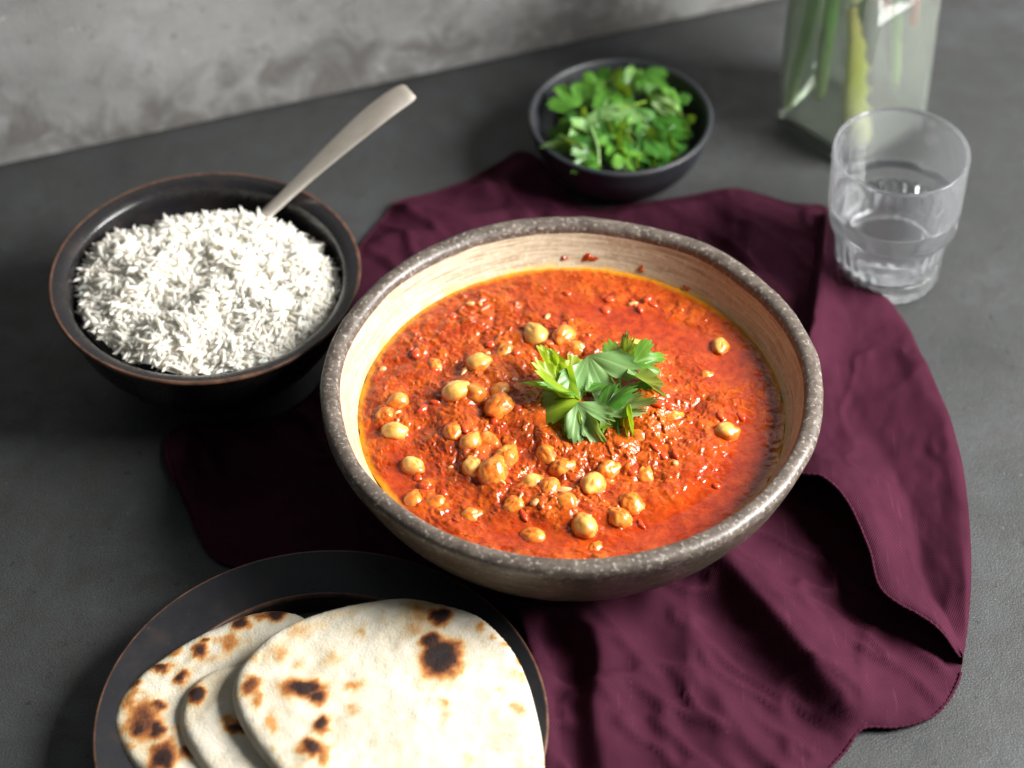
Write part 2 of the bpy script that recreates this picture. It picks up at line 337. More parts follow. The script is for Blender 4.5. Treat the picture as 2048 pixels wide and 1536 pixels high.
def nap_h(p):
    z = np.zeros(len(p))
    for r in RIDGES: z = z + ridge(p, *r)
    c_, s_ = math.cos(-0.75), math.sin(-0.75); pr_ = np.c_[p[:, 0] * c_ + p[:, 1] * s_, (p[:, 1] * c_ - p[:, 0] * s_) * 2.6]; w = np.abs(fbm(pr_, 0.075, 3, 0.45, 5.3)); z = z + 0.0036 * (1 - np.clip(w * 3.6, 0, 1)) ** 1.6
    w = np.abs(fbm(p * [1.0, 0.5], 0.060, 2, 0.45, 2.9)); z = z + 0.0020 * (1 - np.clip(w * 4.0, 0, 1)) ** 2
    z = z + 0.0020 * (fbm(p, 0.060, 3, 0.5, 1.7) + 0.5) + 0.0005 * fbm(p, 0.011, 3, 0.55, 8.0)
    r = np.hypot(p[:, 0] - MC[0], p[:, 1] - MC[1]); lim = np.interp(r, [0, 0.068, 0.088, 0.107, 0.119, 0.13, 9], [0.0006, 0.0012, 0.012, 0.026, 0.044, 1, 1])
    rp = np.hypot(p[:, 0] - PC[0], p[:, 1] - PC[1]); lim = np.minimum(lim, np.interp(rp, [0, 0.075, 0.09, 0.108, 0.112, 9], [0.001, 0.004, 0.010, 0.016, 1, 1]))
    return np.minimum(np.maximum(z, 0.0), lim)
def edge_lift(d): return np.clip(d / 0.012, 0, 1) ** 0.7
P2, Q, sd = sheet(nap_poly, 0.0024)
# under the folded-over flap the lower layer lies flat
st = [  # fold line N (outer, rounded) and inner line M with its height
    ((1926, 1322), (1921, 1314), 0.008), ((1935, 1250), (1862, 1246), 0.017), ((1938, 1150), (1768, 1188), 0.023), ((1933, 1050), (1738, 1098), 0.027),
    ((1919, 950), (1698, 1008), 0.029), ((1896, 865), (1648, 957), 0.029), ((1866, 790), (1600, 946), 0.025), ((1839, 730), (1570, 915), 0.014),
    ((1816, 665), (1580, 800), 0.012), ((1781, 610), (1610, 712), 0.014), ((1741, 570), (1628, 622), 0.017), ((1701, 525), (1640, 522), 0.018), ((1669, 470), (1648, 452), 0.015), ((1656, 424), (1650, 424), 0.010)]
NN = spline([at(*s[0], 0.004)[:2] for s in st], 14); MM = spline([[*at(*s[1], s[2])] for s in st], 14)
tail = spline([[t] for t in (0, 0, 0, 0, 0, 0, 0, 0.6, 1, 1, 1, 1, 1, 1)], 14)[:, 0]
nsx = len(NN); nt = 56; S = np.linspace(0, 1, nsx)
flap_poly = np.r_[NN, MM[::-1, :2]]
dfl, _ = sdf(flap_poly, P2); under = np.clip((dfl + 0.006) / 0.012, 0, 1)
hz = nap_h(P2) * (0.25 + 0.75 * edge_lift(sd)); hz = hz * (1 - under) + np.minimum(hz, 0.0015) * under
v3 = np.c_[P2, hz + 0.0009]
fv = []; fidx = []
for i in range(nsx):
    n, mm = NN[i], MM[i]; w = np.linalg.norm(mm[:2] - n); s = S[i]
    back = np.clip((s - 0.50) / 0.15, 0, 1); h1 = min(0.020 * (1 - back) + 0.009 * back, 0.45 * w + 0.003)
    vly = (0.010 * (1 - back) + 0.010 * back); vly = max(vly, (h1 + mm[2]) / 2 - 0.45 * w)
    for t in np.linspace(0, 1, nt):
        ctrl_t = [0.0, 0.03, 0.09, 0.18, 0.32, 0.50, 0.68, 0.84, 0.94, 1.0]
        hz_ = [0.0012, h1 * 0.55, h1 * 0.9, h1, (h1 + vly) / 2, vly, (vly + mm[2]) / 2, mm[2] * 1.02, mm[2] * 1.05, mm[2]]
        x = np.interp(t, ctrl_t, [0, -0.012, 0.01, 0.10, 0.30, 0.50, 0.69, 0.85, 0.95, 1.0])
        fv.append([*(n + (mm[:2] - n) * x), np.interp(t, ctrl_t, hz_)])
    d = (mm[:2] - n) / max(w, 1e-6)
    for t in (0.3, 0.7, 1.0):
        fv.append([*(mm[:2] + d * 0.006 * t * tail[i]), mm[2] * (1 - t * tail[i]) + 0.001 * t * tail[i]])
fv = np.array(fv); ncol = nt + 3; G = fv.reshape(nsx, ncol, 3)
for _ in range(3): G[:, 1:nt - 1] = 0.25 * G[:, :nt - 2] + 0.5 * G[:, 1:nt - 1] + 0.25 * G[:, 2:nt]
fv = G.reshape(-1, 3); tcol = np.tile(np.r_[np.linspace(0, 1, nt), 1, 1, 1], nsx); wr = np.clip(tcol / 0.15, 0, 1)
fv[:, 2] += wr * (0.0012 * fbm(fv[:, :2] * [1.6, 0.8], 0.026, 3, 0.5, 4.4) + 0.0012 * (1 - np.clip(np.abs(fbm(fv[:, :2] * [1.3, 0.7], 0.045, 3, 0.5, 9.1)) * 3, 0, 1)) ** 2)
r_ = np.hypot(fv[:, 0] - MC[0], fv[:, 1] - MC[1]); fv[:, 2] = np.clip(fv[:, 2], 0.001, np.interp(r_, [0, 0.068, 0.088, 0.107, 0.119, 0.13, 9], [0.001, 0.001, 0.012, 0.027, 0.046, 1, 1]))
ff = [(i * ncol + j, i * ncol + j + 1, (i + 1) * ncol + j + 1, (i + 1) * ncol + j) for i in range(nsx - 1) for j in range(ncol - 1) if j < nt - 1 or tail[i] + tail[i + 1] > 0.02]
nap = tag(mesh('napkin', np.r_[v3, fv], list(map(tuple, Q)) + [tuple(a + len(v3) for a in q) for q in ff], LINEN), 'crumpled plum linen napkin under the serving bowl', 'napkin')
# overlocked hem along the visible edges
def hem(path, name='hem'):
    path = np.asarray(path); seg = np.r_[0, np.cumsum(np.linalg.norm(np.diff(path, axis=0), axis=1))]; n = max(int(seg[-1] / 0.0011), 4)
    s = np.linspace(0, seg[-1], n); q = np.c_[[np.interp(s, seg, path[:, k]) for k in range(3)]].T
    rad = 0.00085 + 0.00028 * np.sin(np.arange(n) * 2.2) + 0.0001 * RNG.normal(size=n)
    vv, fc = tube(q, rad, 6); return mesh(name, vv, fc, LINEN, nap)
bz = nap_h(nap_poly) * 0.25 + 0.0012; edge3 = np.c_[nap_poly, bz]
dN = np.array([np.min(np.hypot(*(NN - q).T)) for q in nap_poly]); keep = dN > 0.004; runs = []; cur = []
for q, kq in zip(np.r_[edge3, edge3[:1]], np.r_[keep, keep[:1]]):
    if kq: cur.append(q)
    elif len(cur) > 5: runs.append(np.array(cur)); cur = []
    else: cur = []
if len(cur) > 5: runs.append(np.array(cur))
for rn in runs: hem(rn)
G = fv.reshape(nsx, ncol, 3); iM = int(np.argmax(tail > 0.05)); hem(G[:iM + 1, nt - 1])

# ------------------------------------------------------------------ stew
ZS = 0.0638; RS = 0.1113
def mat_sauce():
    k = M('tomato_sauce'); a = k.noise(60, 5, 0.6, 0.5); b = k.noise(520, 4, 0.65); d = k.noise(190, 4, 0.6, 0.6)
    nz = k.n.new('ShaderNodeTexNoise'); nz.inputs['Scale'].default_value = 190; nz.inputs['Detail'].default_value = 3; k.l(k.co.outputs['Object'], nz.inputs['Vector'])
    def warp(amount):
        sb = k.n.new('ShaderNodeVectorMath'); sb.operation = 'MULTIPLY_ADD'; k.l(nz.outputs['Color'], sb.inputs[0]); sb.inputs[1].default_value = (amount,) * 3; k.l(k.co.outputs['Object'], sb.inputs[2]); return sb.outputs[0]
    def cells(scale, amount, sm):
        x = k.n.new('ShaderNodeTexVoronoi'); x.feature = 'SMOOTH_F1'; x.inputs['Scale'].default_value = scale; x.inputs['Smoothness'].default_value = sm; k.l(warp(amount), x.inputs['Vector'])
        sp = k.n.new('ShaderNodeSeparateColor'); k.l(x.outputs['Color'], sp.inputs[0]); return sp.outputs[0], x.outputs['Distance']
    c1, d1 = cells(170, 0.006, 0.35); c2, d2 = cells(420, 0.003, 0.25)
    c = k.ramp(c1, [(0.10, (0.2104, 0.0168, 0.002429)), (0.35, (0.3019, 0.02865, 0.003238)), (0.6, (0.3842, 0.04943, 0.004048)), (0.85, (0.4574, 0.08401, 0.006476))])
    cb = k.ramp(c2, [(0.15, (0.1831, 0.01482, 0.002429)), (0.45, (0.3294, 0.03558, 0.003238)), (0.72, (0.4301, 0.07413, 0.005667)), (0.92, (0.5123, 0.168, 0.0162))])
    tone = k.attr('tone'); ct = k.ramp(tone, [(0.05, (0.2014, 0.0178, 0.002429)), (0.3, (0.3019, 0.03361, 0.003238)), (0.6, (0.3934, 0.06128, 0.004857)), (0.9, (0.4756, 0.1137, 0.008097)), (1.0, (0.5123, 0.1977, 0.02023))])
    c = k.mix(0.35, c, cb); c = k.mix(0.5, c, ct); c = k.mix(k.ramp(a, [(0.34, 0.65), (0.52, 0.0)]), c, (0.1738, 0.01977, 0.003238)); c = k.mix(k.ramp(a, [(0.55, 0.0), (0.72, 0.5)]), c, (0.4574, 0.08401, 0.004857))
    c = k.mix(k.ramp(b, [(0.62, 0.0), (0.72, 0.55)]), c, (0.5488, 0.2175, 0.02834))
    pool = k.attr('pool'); c = k.mix(k.math('MULTIPLY', pool, 0.8), c, k.ramp(d, [(0.38, (0.2119, 0.01191, 0.001974)), (0.62, (0.3569, 0.03215, 0.002961))]))
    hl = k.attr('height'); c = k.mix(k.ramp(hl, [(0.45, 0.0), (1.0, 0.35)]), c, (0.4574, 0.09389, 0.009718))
    oilc = k.attr('oil'); c = k.mix(oilc, c, (0.6036, 0.2273, 0.005667))
    k.to('Base Color', c); k.to('Roughness', k.ramp(pool, [(0.0, 0.20), (1.0, 0.10)]))
    k.set(Subsurface_Weight=0.2, Subsurface_Scale=0.002, Specular_IOR_Level=0.5)
    k.b.inputs['Subsurface Radius'].default_value = (1.0, 0.25, 0.08)
    hgt = k.math('SUBTRACT', k.math('ADD', k.math('MULTIPLY', b, 0.7), k.math('MULTIPLY', d, 0.8)), k.math('ADD', k.math('MULTIPLY', d1, 1.3), k.math('MULTIPLY', d2, 0.7)))
    st_ = k.n.new('ShaderNodeBump'); st_.inputs['Distance'].default_value = 0.0012; k.l(hgt, st_.inputs['Height']); k.l(k.ramp(pool, [(0.0, 0.30), (1.0, 0.07)]), st_.inputs['Strength'])
    k.to('Normal', st_.outputs[0]); return k.m
SAUCE = mat_sauce()
NRAD, NANG = 250, 720
rad = np.sqrt(np.linspace(0.00002, 1, NRAD)) * 0.35 + np.linspace(0, 1, NRAD) * 0.65; ang = np.arange(NANG) * 2 * math.pi / NANG
rim_w = RS + 0.0011 * fbm(np.c_[np.cos(ang), np.sin(ang)], 0.10, 4, 0.6)
XY = np.stack([np.outer(rad, rim_w * np.cos(ang)) + MC[0], np.outer(rad, rim_w * np.sin(ang)) + MC[1]], -1).reshape(-1, 2)
def blob(p, x, y, sx, sy, rot=0.0):      # soft spot: centre and radii measured in the photograph, on the sauce level
    c = at(x, y, ZS)[:2]; s = 3720.0; d = (p - c); a = math.radians(rot); u = d[:, 0] * math.cos(a) + d[:, 1] * math.sin(a); w = -d[:, 0] * math.sin(a) + d[:, 1] * math.cos(a)
    return np.exp(-((u * s / sx) ** 2 + (w * s * 0.70 / sy) ** 2))
def sauce_fields(p):
    pool = sum(blob(p, *q) for q in [(1190, 625, 110, 26, -14), (1330, 665, 120, 30, -18), (1450, 740, 70, 50, -40), (1440, 1000, 120, 70, 30), (1500, 900, 50, 80, 0), (1330, 1065, 110, 30, 12), (1050, 1075, 120, 22, -6), (800, 960, 40, 60, 0)])
    pool = np.clip(pool, 0, 1)
    thick = np.clip(blob(p, 1110, 870, 300, 215) * 1.2 + blob(p, 1370, 860, 100, 130) * 0.5, 0, 1)
    ringd = np.hypot(p[:, 0] - MC[0], p[:, 1] - MC[1]); edge = np.clip((RS - ringd) / 0.010, 0, 1)
    lump, _ = worley(p + 0.004 * np.c_[fbm(p, 0.018, 2), fbm(p, 0.018, 2, 0.5, 7)], 0.0125, 2); lump = np.sqrt(np.clip(1 - (lump / 0.75) ** 2, 0, 1))
    wp = p + 0.0030 * np.c_[fbm(p, 0.009, 3), fbm(p, 0.009, 3, 0.5, 7)]; sm, tone = worley(wp, 0.0058, 5); sm = np.sqrt(np.clip(1 - (sm / 0.8) ** 2, 0, 1)); s2, t2 = worley(wp, 0.0024, 9); s2 = np.sqrt(np.clip(1 - (s2 / 0.8) ** 2, 0, 1)); tone = 0.6 * tone + 0.4 * t2
    big = fbm(p, 0.034, 3, 0.5, 2.2)
    sw = np.sin(np.arctan2(p[:, 1] - at(1150, 830, ZS)[1], p[:, 0] - at(1150, 830, ZS)[0]) * 1.0 - np.hypot(*(p - at(1150, 830, ZS)[:2]).T) * 150 + 1.2)
    dry = 1 - 0.88 * pool
    h = dry * (0.0009 * lump + 0.0020 * sm * np.clip(tone * 1.6 - 0.5, 0, 1) * np.clip(0.5 + 1.2 * fbm(p, 0.020, 2, 0.5, 3.3), 0.1, 1) + 0.0006 * s2 * np.clip(t2 * 2 - 1.1, 0, 1) + 0.0009 * fbm(p, 0.008, 3, 0.5)) + thick * dry * (0.0018 * lump + 0.0026 * (big + 0.4) + 0.0018 * sw + 0.0012)
    h = np.log1p(np.exp((h - 0.0004) / 0.0004)) * 0.0004 * edge ** 0.6
    sauce_fields.tone = tone
    return h, pool, thick, edge, ringd
h, pool, thick, edge, ringd = sauce_fields(XY); TONE = sauce_fields.tone
v = np.c_[XY, ZS + h]; f = [(i * NANG + j, i * NANG + (j + 1) % NANG, (i + 1) * NANG + (j + 1) % NANG, (i + 1) * NANG + j) for i in range(NRAD - 1) for j in range(NANG)]
stew = thing('chickpea_stew', 'bright red tomato and chickpea stew filling the stoneware bowl', 'stew', (*MC, ZS - 0.02))
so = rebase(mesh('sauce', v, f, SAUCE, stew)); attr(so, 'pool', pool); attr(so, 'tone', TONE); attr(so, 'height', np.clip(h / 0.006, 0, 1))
attr(so, 'oil', np.clip((ringd - RS + 0.0042 + 0.0012 * fbm(XY, 0.012, 3)) / 0.003, 0, 1) * 0.9)
def mat_pea():
    k = M('chickpea_skin'); n = k.noise(240, 4, 0.6, 0.4); m_ = k.noise(110, 3, 0.5, 0.3); co = k.attr('coat')
    c = k.ramp(n, [(0.3, (0.56, 0.25, 0.040)), (0.55, (0.64, 0.36, 0.085)), (0.8, (0.68, 0.46, 0.16))])
    wet = k.math('ADD', m_, k.math('SUBTRACT', co, 0.5)); c = k.mix(k.ramp(wet, [(0.30, 0.0), (0.66, 0.95)]), c, k.ramp(n, [(0.3, (0.44, 0.055, 0.006)), (0.5, (0.56, 0.14, 0.012)), (0.72, (0.62, 0.27, 0.04))]))
    k.to('Base Color', c); k.set(Roughness=0.3, Subsurface_Weight=0.15, Subsurface_Scale=0.002, Coat_Weight=0.3, Coat_Roughness=0.12); k.b.inputs['Subsurface Radius'].default_value = (1.0, 0.5, 0.2)
    k.to('Normal', k.bump(k.math('ADD', n, m_), 0.25, 0.0008)); return k.m
PEA = mat_pea()
def pea_mesh(seed, coat):
    nu, nv = 28, 18; vv = [(0, 0, 1.0)] + [(math.sin(math.pi * j / nv) * math.cos(2 * math.pi * i / nu), math.sin(math.pi * j / nv) * math.sin(2 * math.pi * i / nu), math.cos(math.pi * j / nv)) for j in range(1, nv) for i in range(nu)] + [(0, 0, -1.0)]
    vv = np.array(vv); g = 1 + 0.11 * fbm(vv, 0.9, 3, 0.5, seed * 1.7)
    beak = np.exp(-((vv - [0.90, 0, 0.43]) ** 2).sum(1) / 0.08) * 0.34; groove = -0.12 * np.exp(-(vv[:, 1] / 0.13) ** 2) * np.clip(vv[:, 0] + 0.4, 0, 1)
    vv = vv * (g + beak + groove)[:, None]
    fc = [(0, 1 + i, 1 + (i + 1) % nu) for i in range(nu)] + [(1 + (j - 1) * nu + i, 1 + j * nu + i, 1 + j * nu + (i + 1) % nu, 1 + (j - 1) * nu + (i + 1) % nu) for j in range(1, nv - 1) for i in range(nu)]
    e = len(vv) - 1; b0 = 1 + (nv - 2) * nu; fc += [(e, b0 + (i + 1) % nu, b0 + i) for i in range(nu)]
    if coat > 0.55: vv = vv * (1 + 0.11 * fbm(vv, 0.35, 3, 0.6, seed)[:, None])
    return vv, fc
peas = [(1072, 667, 28, 0.12, 0.6), (1127, 672, 26, 0.45, 0.55), (1152, 692, 22, 0.7, 0.35), (1263, 692, 23, 0.15, 0.55), (956, 727, 25, 0.35, 0.6), (912, 787, 27, 0.18, 0.65), (950, 788, 23, 0.42, 0.5), (998, 777, 23, 0.5, 0.45), (795, 795, 23, 0.5, 0.55), (771, 823, 19, 0.62, 0.4), (788, 858, 24, 0.1, 0.6), (825, 925, 24, 0.3, 0.55), (941, 884, 23, 0.4, 0.6), (946, 934, 24, 0.3, 0.55), (985, 945, 31, 0.72, 0.65), (1000, 815, 31, 0.78, 0.6), (1065, 960, 27, 0.4, 0.5), (1125, 930, 25, 0.6, 0.4), (1185, 965, 27, 0.22, 0.6), (1170, 1048, 26, 0.28, 0.6), (1068, 1060, 23, 0.55, 0.4), (1262, 1000, 27, 0.62, 0.5), (828, 990, 22, 0.45, 0.4), (872, 996, 21, 0.5, 0.35), (1440, 684, 21, 0.3, 0.55), (1453, 858, 25, 0.25, 0.5), (1278, 868, 21, 0.5, 0.3), (1010, 910, 27, 0.8, 0.55), (1412, 740, 14, 0.6, 0.3), (905, 862, 22, 0.55, 0.45), (975, 872, 22, 0.48, 0.45), (1098, 972, 23, 0.5, 0.45), (1030, 1003, 22, 0.6, 0.4), (1092, 905, 24, 0.55, 0.4), (1132, 1002, 22, 0.52, 0.4), (1214, 934, 24, 0.6, 0.42), (1010, 700, 20, 0.62, 0.4), (870, 720, 20, 0.66, 0.35), (1240, 1030, 24, 0.62, 0.5), (1345, 830, 22, 0.66, 0.38), (1290, 940, 22, 0.66, 0.38), (940, 1020, 21, 0.6, 0.36), (1190, 1085, 19, 0.6, 0.3)]
for n, (x, y, r, coat, rise) in enumerate(peas):
    vv, fc = pea_mesh(n, coat); R_ = r / 3720.0; c = at(x, y, ZS + 0.004)
    hh = sauce_fields(c[None, :2])[0][0]; rot = np.array(Matrix.Rotation(random.uniform(0, 6.28), 3, 'Z') @ Matrix.Rotation(random.uniform(-0.5, 0.5), 3, 'X'))
    vv = (vv * [1.04, 0.92, 0.86]) @ rot.T * R_ + [c[0], c[1], ZS + hh * 0.85 + R_ * (rise * 1.6 - 1.0)]
    o = rebase(mesh('chickpea', vv, fc, SAUCE if coat > 1 else PEA, stew)); attr(o, 'coat', np.clip(coat + 0.05 + 0.5 * np.clip(1 - (vv[:, 2] - ZS - hh) / (0.55 * R_), 0, 1), 0, 1))
# small pieces of onion and tomato lying in the sauce
def mat_bit(name, a, b):
    k = M(name); n = k.noise(400, 3); k.to('Base Color', k.ramp(n, [(0.3, a), (0.7, b)])); k.set(Roughness=0.25, Subsurface_Weight=0.3, Subsurface_Scale=0.002, Coat_Weight=0.4); return k.m
ONION = mat_bit('cooked_onion', (0.50, 0.22, 0.06), (0.66, 0.40, 0.16)); TOM = mat_bit('tomato_chunk', (0.45, 0.035, 0.008), (0.60, 0.075, 0.012))
def chip(x, y, l, w, mat, nm, rz):
    c = at(x, y, ZS + 0.002); hh = sauce_fields(c[None, :2])[0][0]; a, b = l / 7440.0, w / 7440.0; t = 0.0008
    n_ = 10; ring = [(a * math.cos(2 * math.pi * i / n_) * (1 + 0.2 * random.uniform(-1, 1)), b * math.sin(2 * math.pi * i / n_) * (1 + 0.2 * random.uniform(-1, 1))) for i in range(n_)]
    vv = [(px_ * 0.75, py_ * 0.75, t + 0.3 * t * random.random()) for px_, py_ in ring] + [(px_, py_, 0) for px_, py_ in ring] + [(px_ * 0.8, py_ * 0.8, -2 * t) for px_, py_ in ring]
    fc = [tuple(range(n_))] + [(k * n_ + i, (k + 1) * n_ + i, (k + 1) * n_ + (i + 1) % n_, k * n_ + (i + 1) % n_) for k in (0, 1) for i in range(n_)]
    q = np.array(Matrix.Rotation(rz, 3, 'Z') @ Matrix.Rotation(random.uniform(-.3, .3), 3, 'X')); vv = np.array(vv) @ q.T + [c[0], c[1], ZS + hh + 0.0002]
    return rebase(mesh(nm, vv, fc, mat, stew))
for x, y, l, w, rz in [(765, 735, 18, 10, .5), (794, 826, 18, 8, .5), (930, 745, 34, 9, 1.0), (1095, 632, 20, 10, 1.1), (1265, 605, 22, 8, .2), (975, 712, 14, 8, .3), (960, 608, 10, 10, 0), (940, 610, 22, 7, .1), (1070, 1012, 22, 14, .8), (1350, 930, 16, 12, .4), (1000, 968, 30, 8, -.6), (1125, 985, 38, 12, .1), (900, 935, 14, 8, .4), (1200, 960, 12, 8, 1)]: chip(x, y, l, w, ONION, 'onion_piece', rz)
for i in range(46):
    a = random.uniform(0, 6.28); q = math.sqrt(random.uniform(0.02, 0.86)); chip(1141 + 400 * q * math.cos(a), 822 + 270 * q * math.sin(a), random.uniform(14, 34), random.uniform(10, 24), TOM, 'tomato_piece', random.uniform(0, 3))
def wall_smear(th, z, l, w):         # sauce dried on the inside wall of the bowl
    n_ = 14; vv = []; zz = np.array([q[1] for q in inner]); rr2 = np.array([q[0] for q in inner]); o_ = np.argsort(zz)
    for rg, off in ((1.0, 0.0), (0.6, 0.0009), (0.0, 0.0012)):
        for i in range(n_):
            a = 2 * math.pi * i / n_; k_ = 1 + 0.35 * math.sin(3 * a + th * 7) + 0.2 * math.sin(5 * a)
            t2 = th + rg * k_ * l * math.cos(a) / 0.115; z2 = z + rg * k_ * w * math.sin(a); r2 = np.interp(z2, zz[o_], rr2[o_]) - off + (0.0004 if rg == 1 else 0)
            vv.append((MC[0] + r2 * math.cos(t2), MC[1] + r2 * math.sin(t2), 0.0035 + z2))
    fc = [(k * n_ + i, k * n_ + (i + 1) % n_, (k + 1) * n_ + (i + 1) % n_, (k + 1) * n_ + i) for k in (0, 1) for i in range(n_)]
    return rebase(mesh('sauce_smear', vv, fc, SAUCE, stew))
wall_smear(1.46, 0.0655, 0.0052, 0.0022); wall_smear(1.20, 0.0642, 0.0018, 0.0016); wall_smear(1.58, 0.0650, 0.0024, 0.0010); wall_smear(0.95, 0.0625, 0.0025, 0.001)

# ------------------------------------------------------------------ coriander leaves
def mat_leaf(name, dark, light, trans):
    k = M(name); rnd = k.rand(); n = k.noise(130, 3); ve = k.attr('vein')
    c = k.mix(rnd, dark, light); c = k.mix(k.ramp(n, [(0.35, 0.35), (0.65, 0.0)]), c, tuple(q * 0.55 for q in dark))
    c = k.mix(k.math('MULTIPLY', ve, 0.35), c, tuple(min(1, q * 1.7 + 0.03) for q in light)); k.to('Base Color', c); k.set(Roughness=0.38, Specular_IOR_Level=0.45)
    k.to('Normal', k.bump(k.math('ADD', k.math('MULTIPLY', ve, -0.6), k.math('MULTIPLY', n, 0.6)), 0.3, 0.0005))
    t = k.n.new('ShaderNodeBsdfTranslucent'); tc = k.mix(0.5, c, (0.45, 0.60, 0.02)); k.l(tc, t.inputs[0])
    mx = k.n.new('ShaderNodeMixShader'); mx.inputs[0].default_value = trans; k.l(k.b.outputs[0], mx.inputs[1]); k.l(t.outputs[0], mx.inputs[2]); k.l(mx.outputs[0], k.out.inputs[0]); return k.m
LEAF_G = mat_leaf('coriander_green', (0.035, 0.14, 0.012), (0.13, 0.32, 0.035), 0.35)
LEAF_D = mat_leaf('coriander_dark', (0.018, 0.085, 0.010), (0.05, 0.17, 0.02), 0.25)
LEAF_P = mat_leaf('coriander_underside', (0.17, 0.32, 0.10), (0.33, 0.48, 0.20), 0.35)
LEAF_Y = mat_leaf('coriander_yellow_green', (0.19, 0.34, 0.012), (0.33, 0.46, 0.03), 0.5)  # bright tint of backlit leaves put into the base colour
def leaf(parent, base, tip, roll, wid, fold, curl, mat, seed, stem=True):
    r = random.Random(seed); na, nr = 97, 12; base = np.array(base); tip = np.array(tip); L = np.linalg.norm(tip - base)
    ys = (tip - base) / L; xs = np.cross(ys, [0, 0, 1.0]); xs /= np.linalg.norm(xs); zs = np.cross(xs, ys)
    R = np.array(Matrix.Rotation(roll, 3, Vector(ys))); xs = R @ xs; zs = R @ zs
    ph1, ph2 = r.uniform(0, 6), r.uniform(0, 6); vv = []; ve = []
    lobes = [(r.uniform(-0.08, 0.08), 0.38, 1.0), (0.80 + r.uniform(-0.1, 0.1), 0.38, r.uniform(0.84, 0.96)), (-0.78 + r.uniform(-0.1, 0.1), 0.38, r.uniform(0.84, 0.96))]
    for i in range(na):
        a = (i / (na - 1) * 2 - 1) * 1.25
        lob = max(h_ * math.exp(-abs((a - c_) / w_) ** 3.0) for c_, w_, h_ in lobes); lob = 0.50 + 0.50 * lob
        tt_ = (a * 6.4 + 0.5 + 0.12 * math.sin(a * 3 + ph1)) % 1.0; teeth = 1 - 0.13 * (1 - math.sin(math.pi * tt_)) - 0.02 * math.sin(a * 31 + ph2)
        vein = max(0, 1 - abs(a - lobes[0][0]) / 0.05, 1 - abs(a - lobes[1][0]) / 0.05, 1 - abs(a - lobes[2][0]) / 0.05, 0.6 - abs(abs(a) - 0.33) / 0.05)
        for j in range(nr):
            q = j / (nr - 1); rho = L * q * lob; x0 = rho * math.sin(a) * wid; rho *= 1 - (1 - teeth) * q ** 5; x = rho * math.sin(a) * wid; y = rho * math.cos(a) + 0.04 * L * (1 - q)
            z = fold * math.sqrt(x0 * x0 + (0.04 * L) ** 2) * (0.5 + 0.3 * q) - curl * (y * y + 0.7 * x0 * x0) / L + 0.12 * L * q * q * math.sin(a * 2.3 + ph1) + 0.05 * L * q * q * math.sin(a * 4.1 + ph2) + 0.07 * L * math.sin(q * 4.5 + ph2 + a) * q
            vv.append(base + xs * x + ys * y + zs * z); ve.append(vein * (1 - 0.55 * q))
    fc = [(i * nr + j, (i + 1) * nr + j, (i + 1) * nr + j + 1, i * nr + j + 1) for i in range(na - 1) for j in range(nr - 1)]
    o = rebase(mesh('leaf', vv, fc, mat, parent)); attr(o, 'vein', ve); return o
def stem(parent, pts, r0, mat):
    vv, fc = tube(spline(pts, 6), r0, 7); return rebase(mesh('stem', vv, fc, mat, parent))
g0 = at(1200, 800, ZS + 0.004)
gar = thing('coriander_garnish', 'small bunch of fresh coriander leaves on top of the stew', 'herb', tuple(g0))
zt = ZS + 0.008
spec = [  # base px, base z, tip px, tip z, roll, width, fold, curl, material
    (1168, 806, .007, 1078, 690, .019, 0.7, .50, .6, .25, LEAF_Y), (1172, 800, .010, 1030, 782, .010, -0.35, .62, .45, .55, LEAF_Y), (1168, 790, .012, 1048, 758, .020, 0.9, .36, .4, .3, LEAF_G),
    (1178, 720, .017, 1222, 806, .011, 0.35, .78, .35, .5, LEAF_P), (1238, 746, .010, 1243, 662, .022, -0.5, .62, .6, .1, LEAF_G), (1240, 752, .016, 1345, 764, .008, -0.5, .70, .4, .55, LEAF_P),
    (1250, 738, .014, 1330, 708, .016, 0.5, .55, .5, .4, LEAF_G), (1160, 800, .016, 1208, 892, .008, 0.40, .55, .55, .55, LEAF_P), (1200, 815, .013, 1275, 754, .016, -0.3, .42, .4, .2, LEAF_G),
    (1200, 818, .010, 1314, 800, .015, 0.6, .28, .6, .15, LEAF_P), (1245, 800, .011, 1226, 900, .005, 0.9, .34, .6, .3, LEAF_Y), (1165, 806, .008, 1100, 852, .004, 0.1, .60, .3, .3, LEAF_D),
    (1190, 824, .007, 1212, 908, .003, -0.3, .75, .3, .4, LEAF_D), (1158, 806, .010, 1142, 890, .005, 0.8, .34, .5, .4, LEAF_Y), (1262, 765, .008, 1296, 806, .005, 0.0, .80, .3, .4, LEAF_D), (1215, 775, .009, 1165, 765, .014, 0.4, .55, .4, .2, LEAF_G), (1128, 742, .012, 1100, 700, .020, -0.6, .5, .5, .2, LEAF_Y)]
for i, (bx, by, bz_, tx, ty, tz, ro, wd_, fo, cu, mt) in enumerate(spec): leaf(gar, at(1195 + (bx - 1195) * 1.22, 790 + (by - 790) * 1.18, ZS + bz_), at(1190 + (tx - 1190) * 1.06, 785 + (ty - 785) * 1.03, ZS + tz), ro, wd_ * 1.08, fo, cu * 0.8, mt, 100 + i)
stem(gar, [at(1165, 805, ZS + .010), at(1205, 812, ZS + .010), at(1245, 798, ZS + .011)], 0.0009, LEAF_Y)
stem(gar, [at(1238, 745, ZS + .012), at(1240, 790, ZS + .010), at(1235, 840, ZS + .007), at(1240, 900, ZS + .004)], 0.0008, LEAF_G)
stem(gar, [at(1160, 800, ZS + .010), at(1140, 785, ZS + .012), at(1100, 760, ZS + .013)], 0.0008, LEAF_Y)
pile = thing('coriander_leaves', 'pile of loose coriander leaves in the small black bowl', 'herb', (*HC, 0.012))
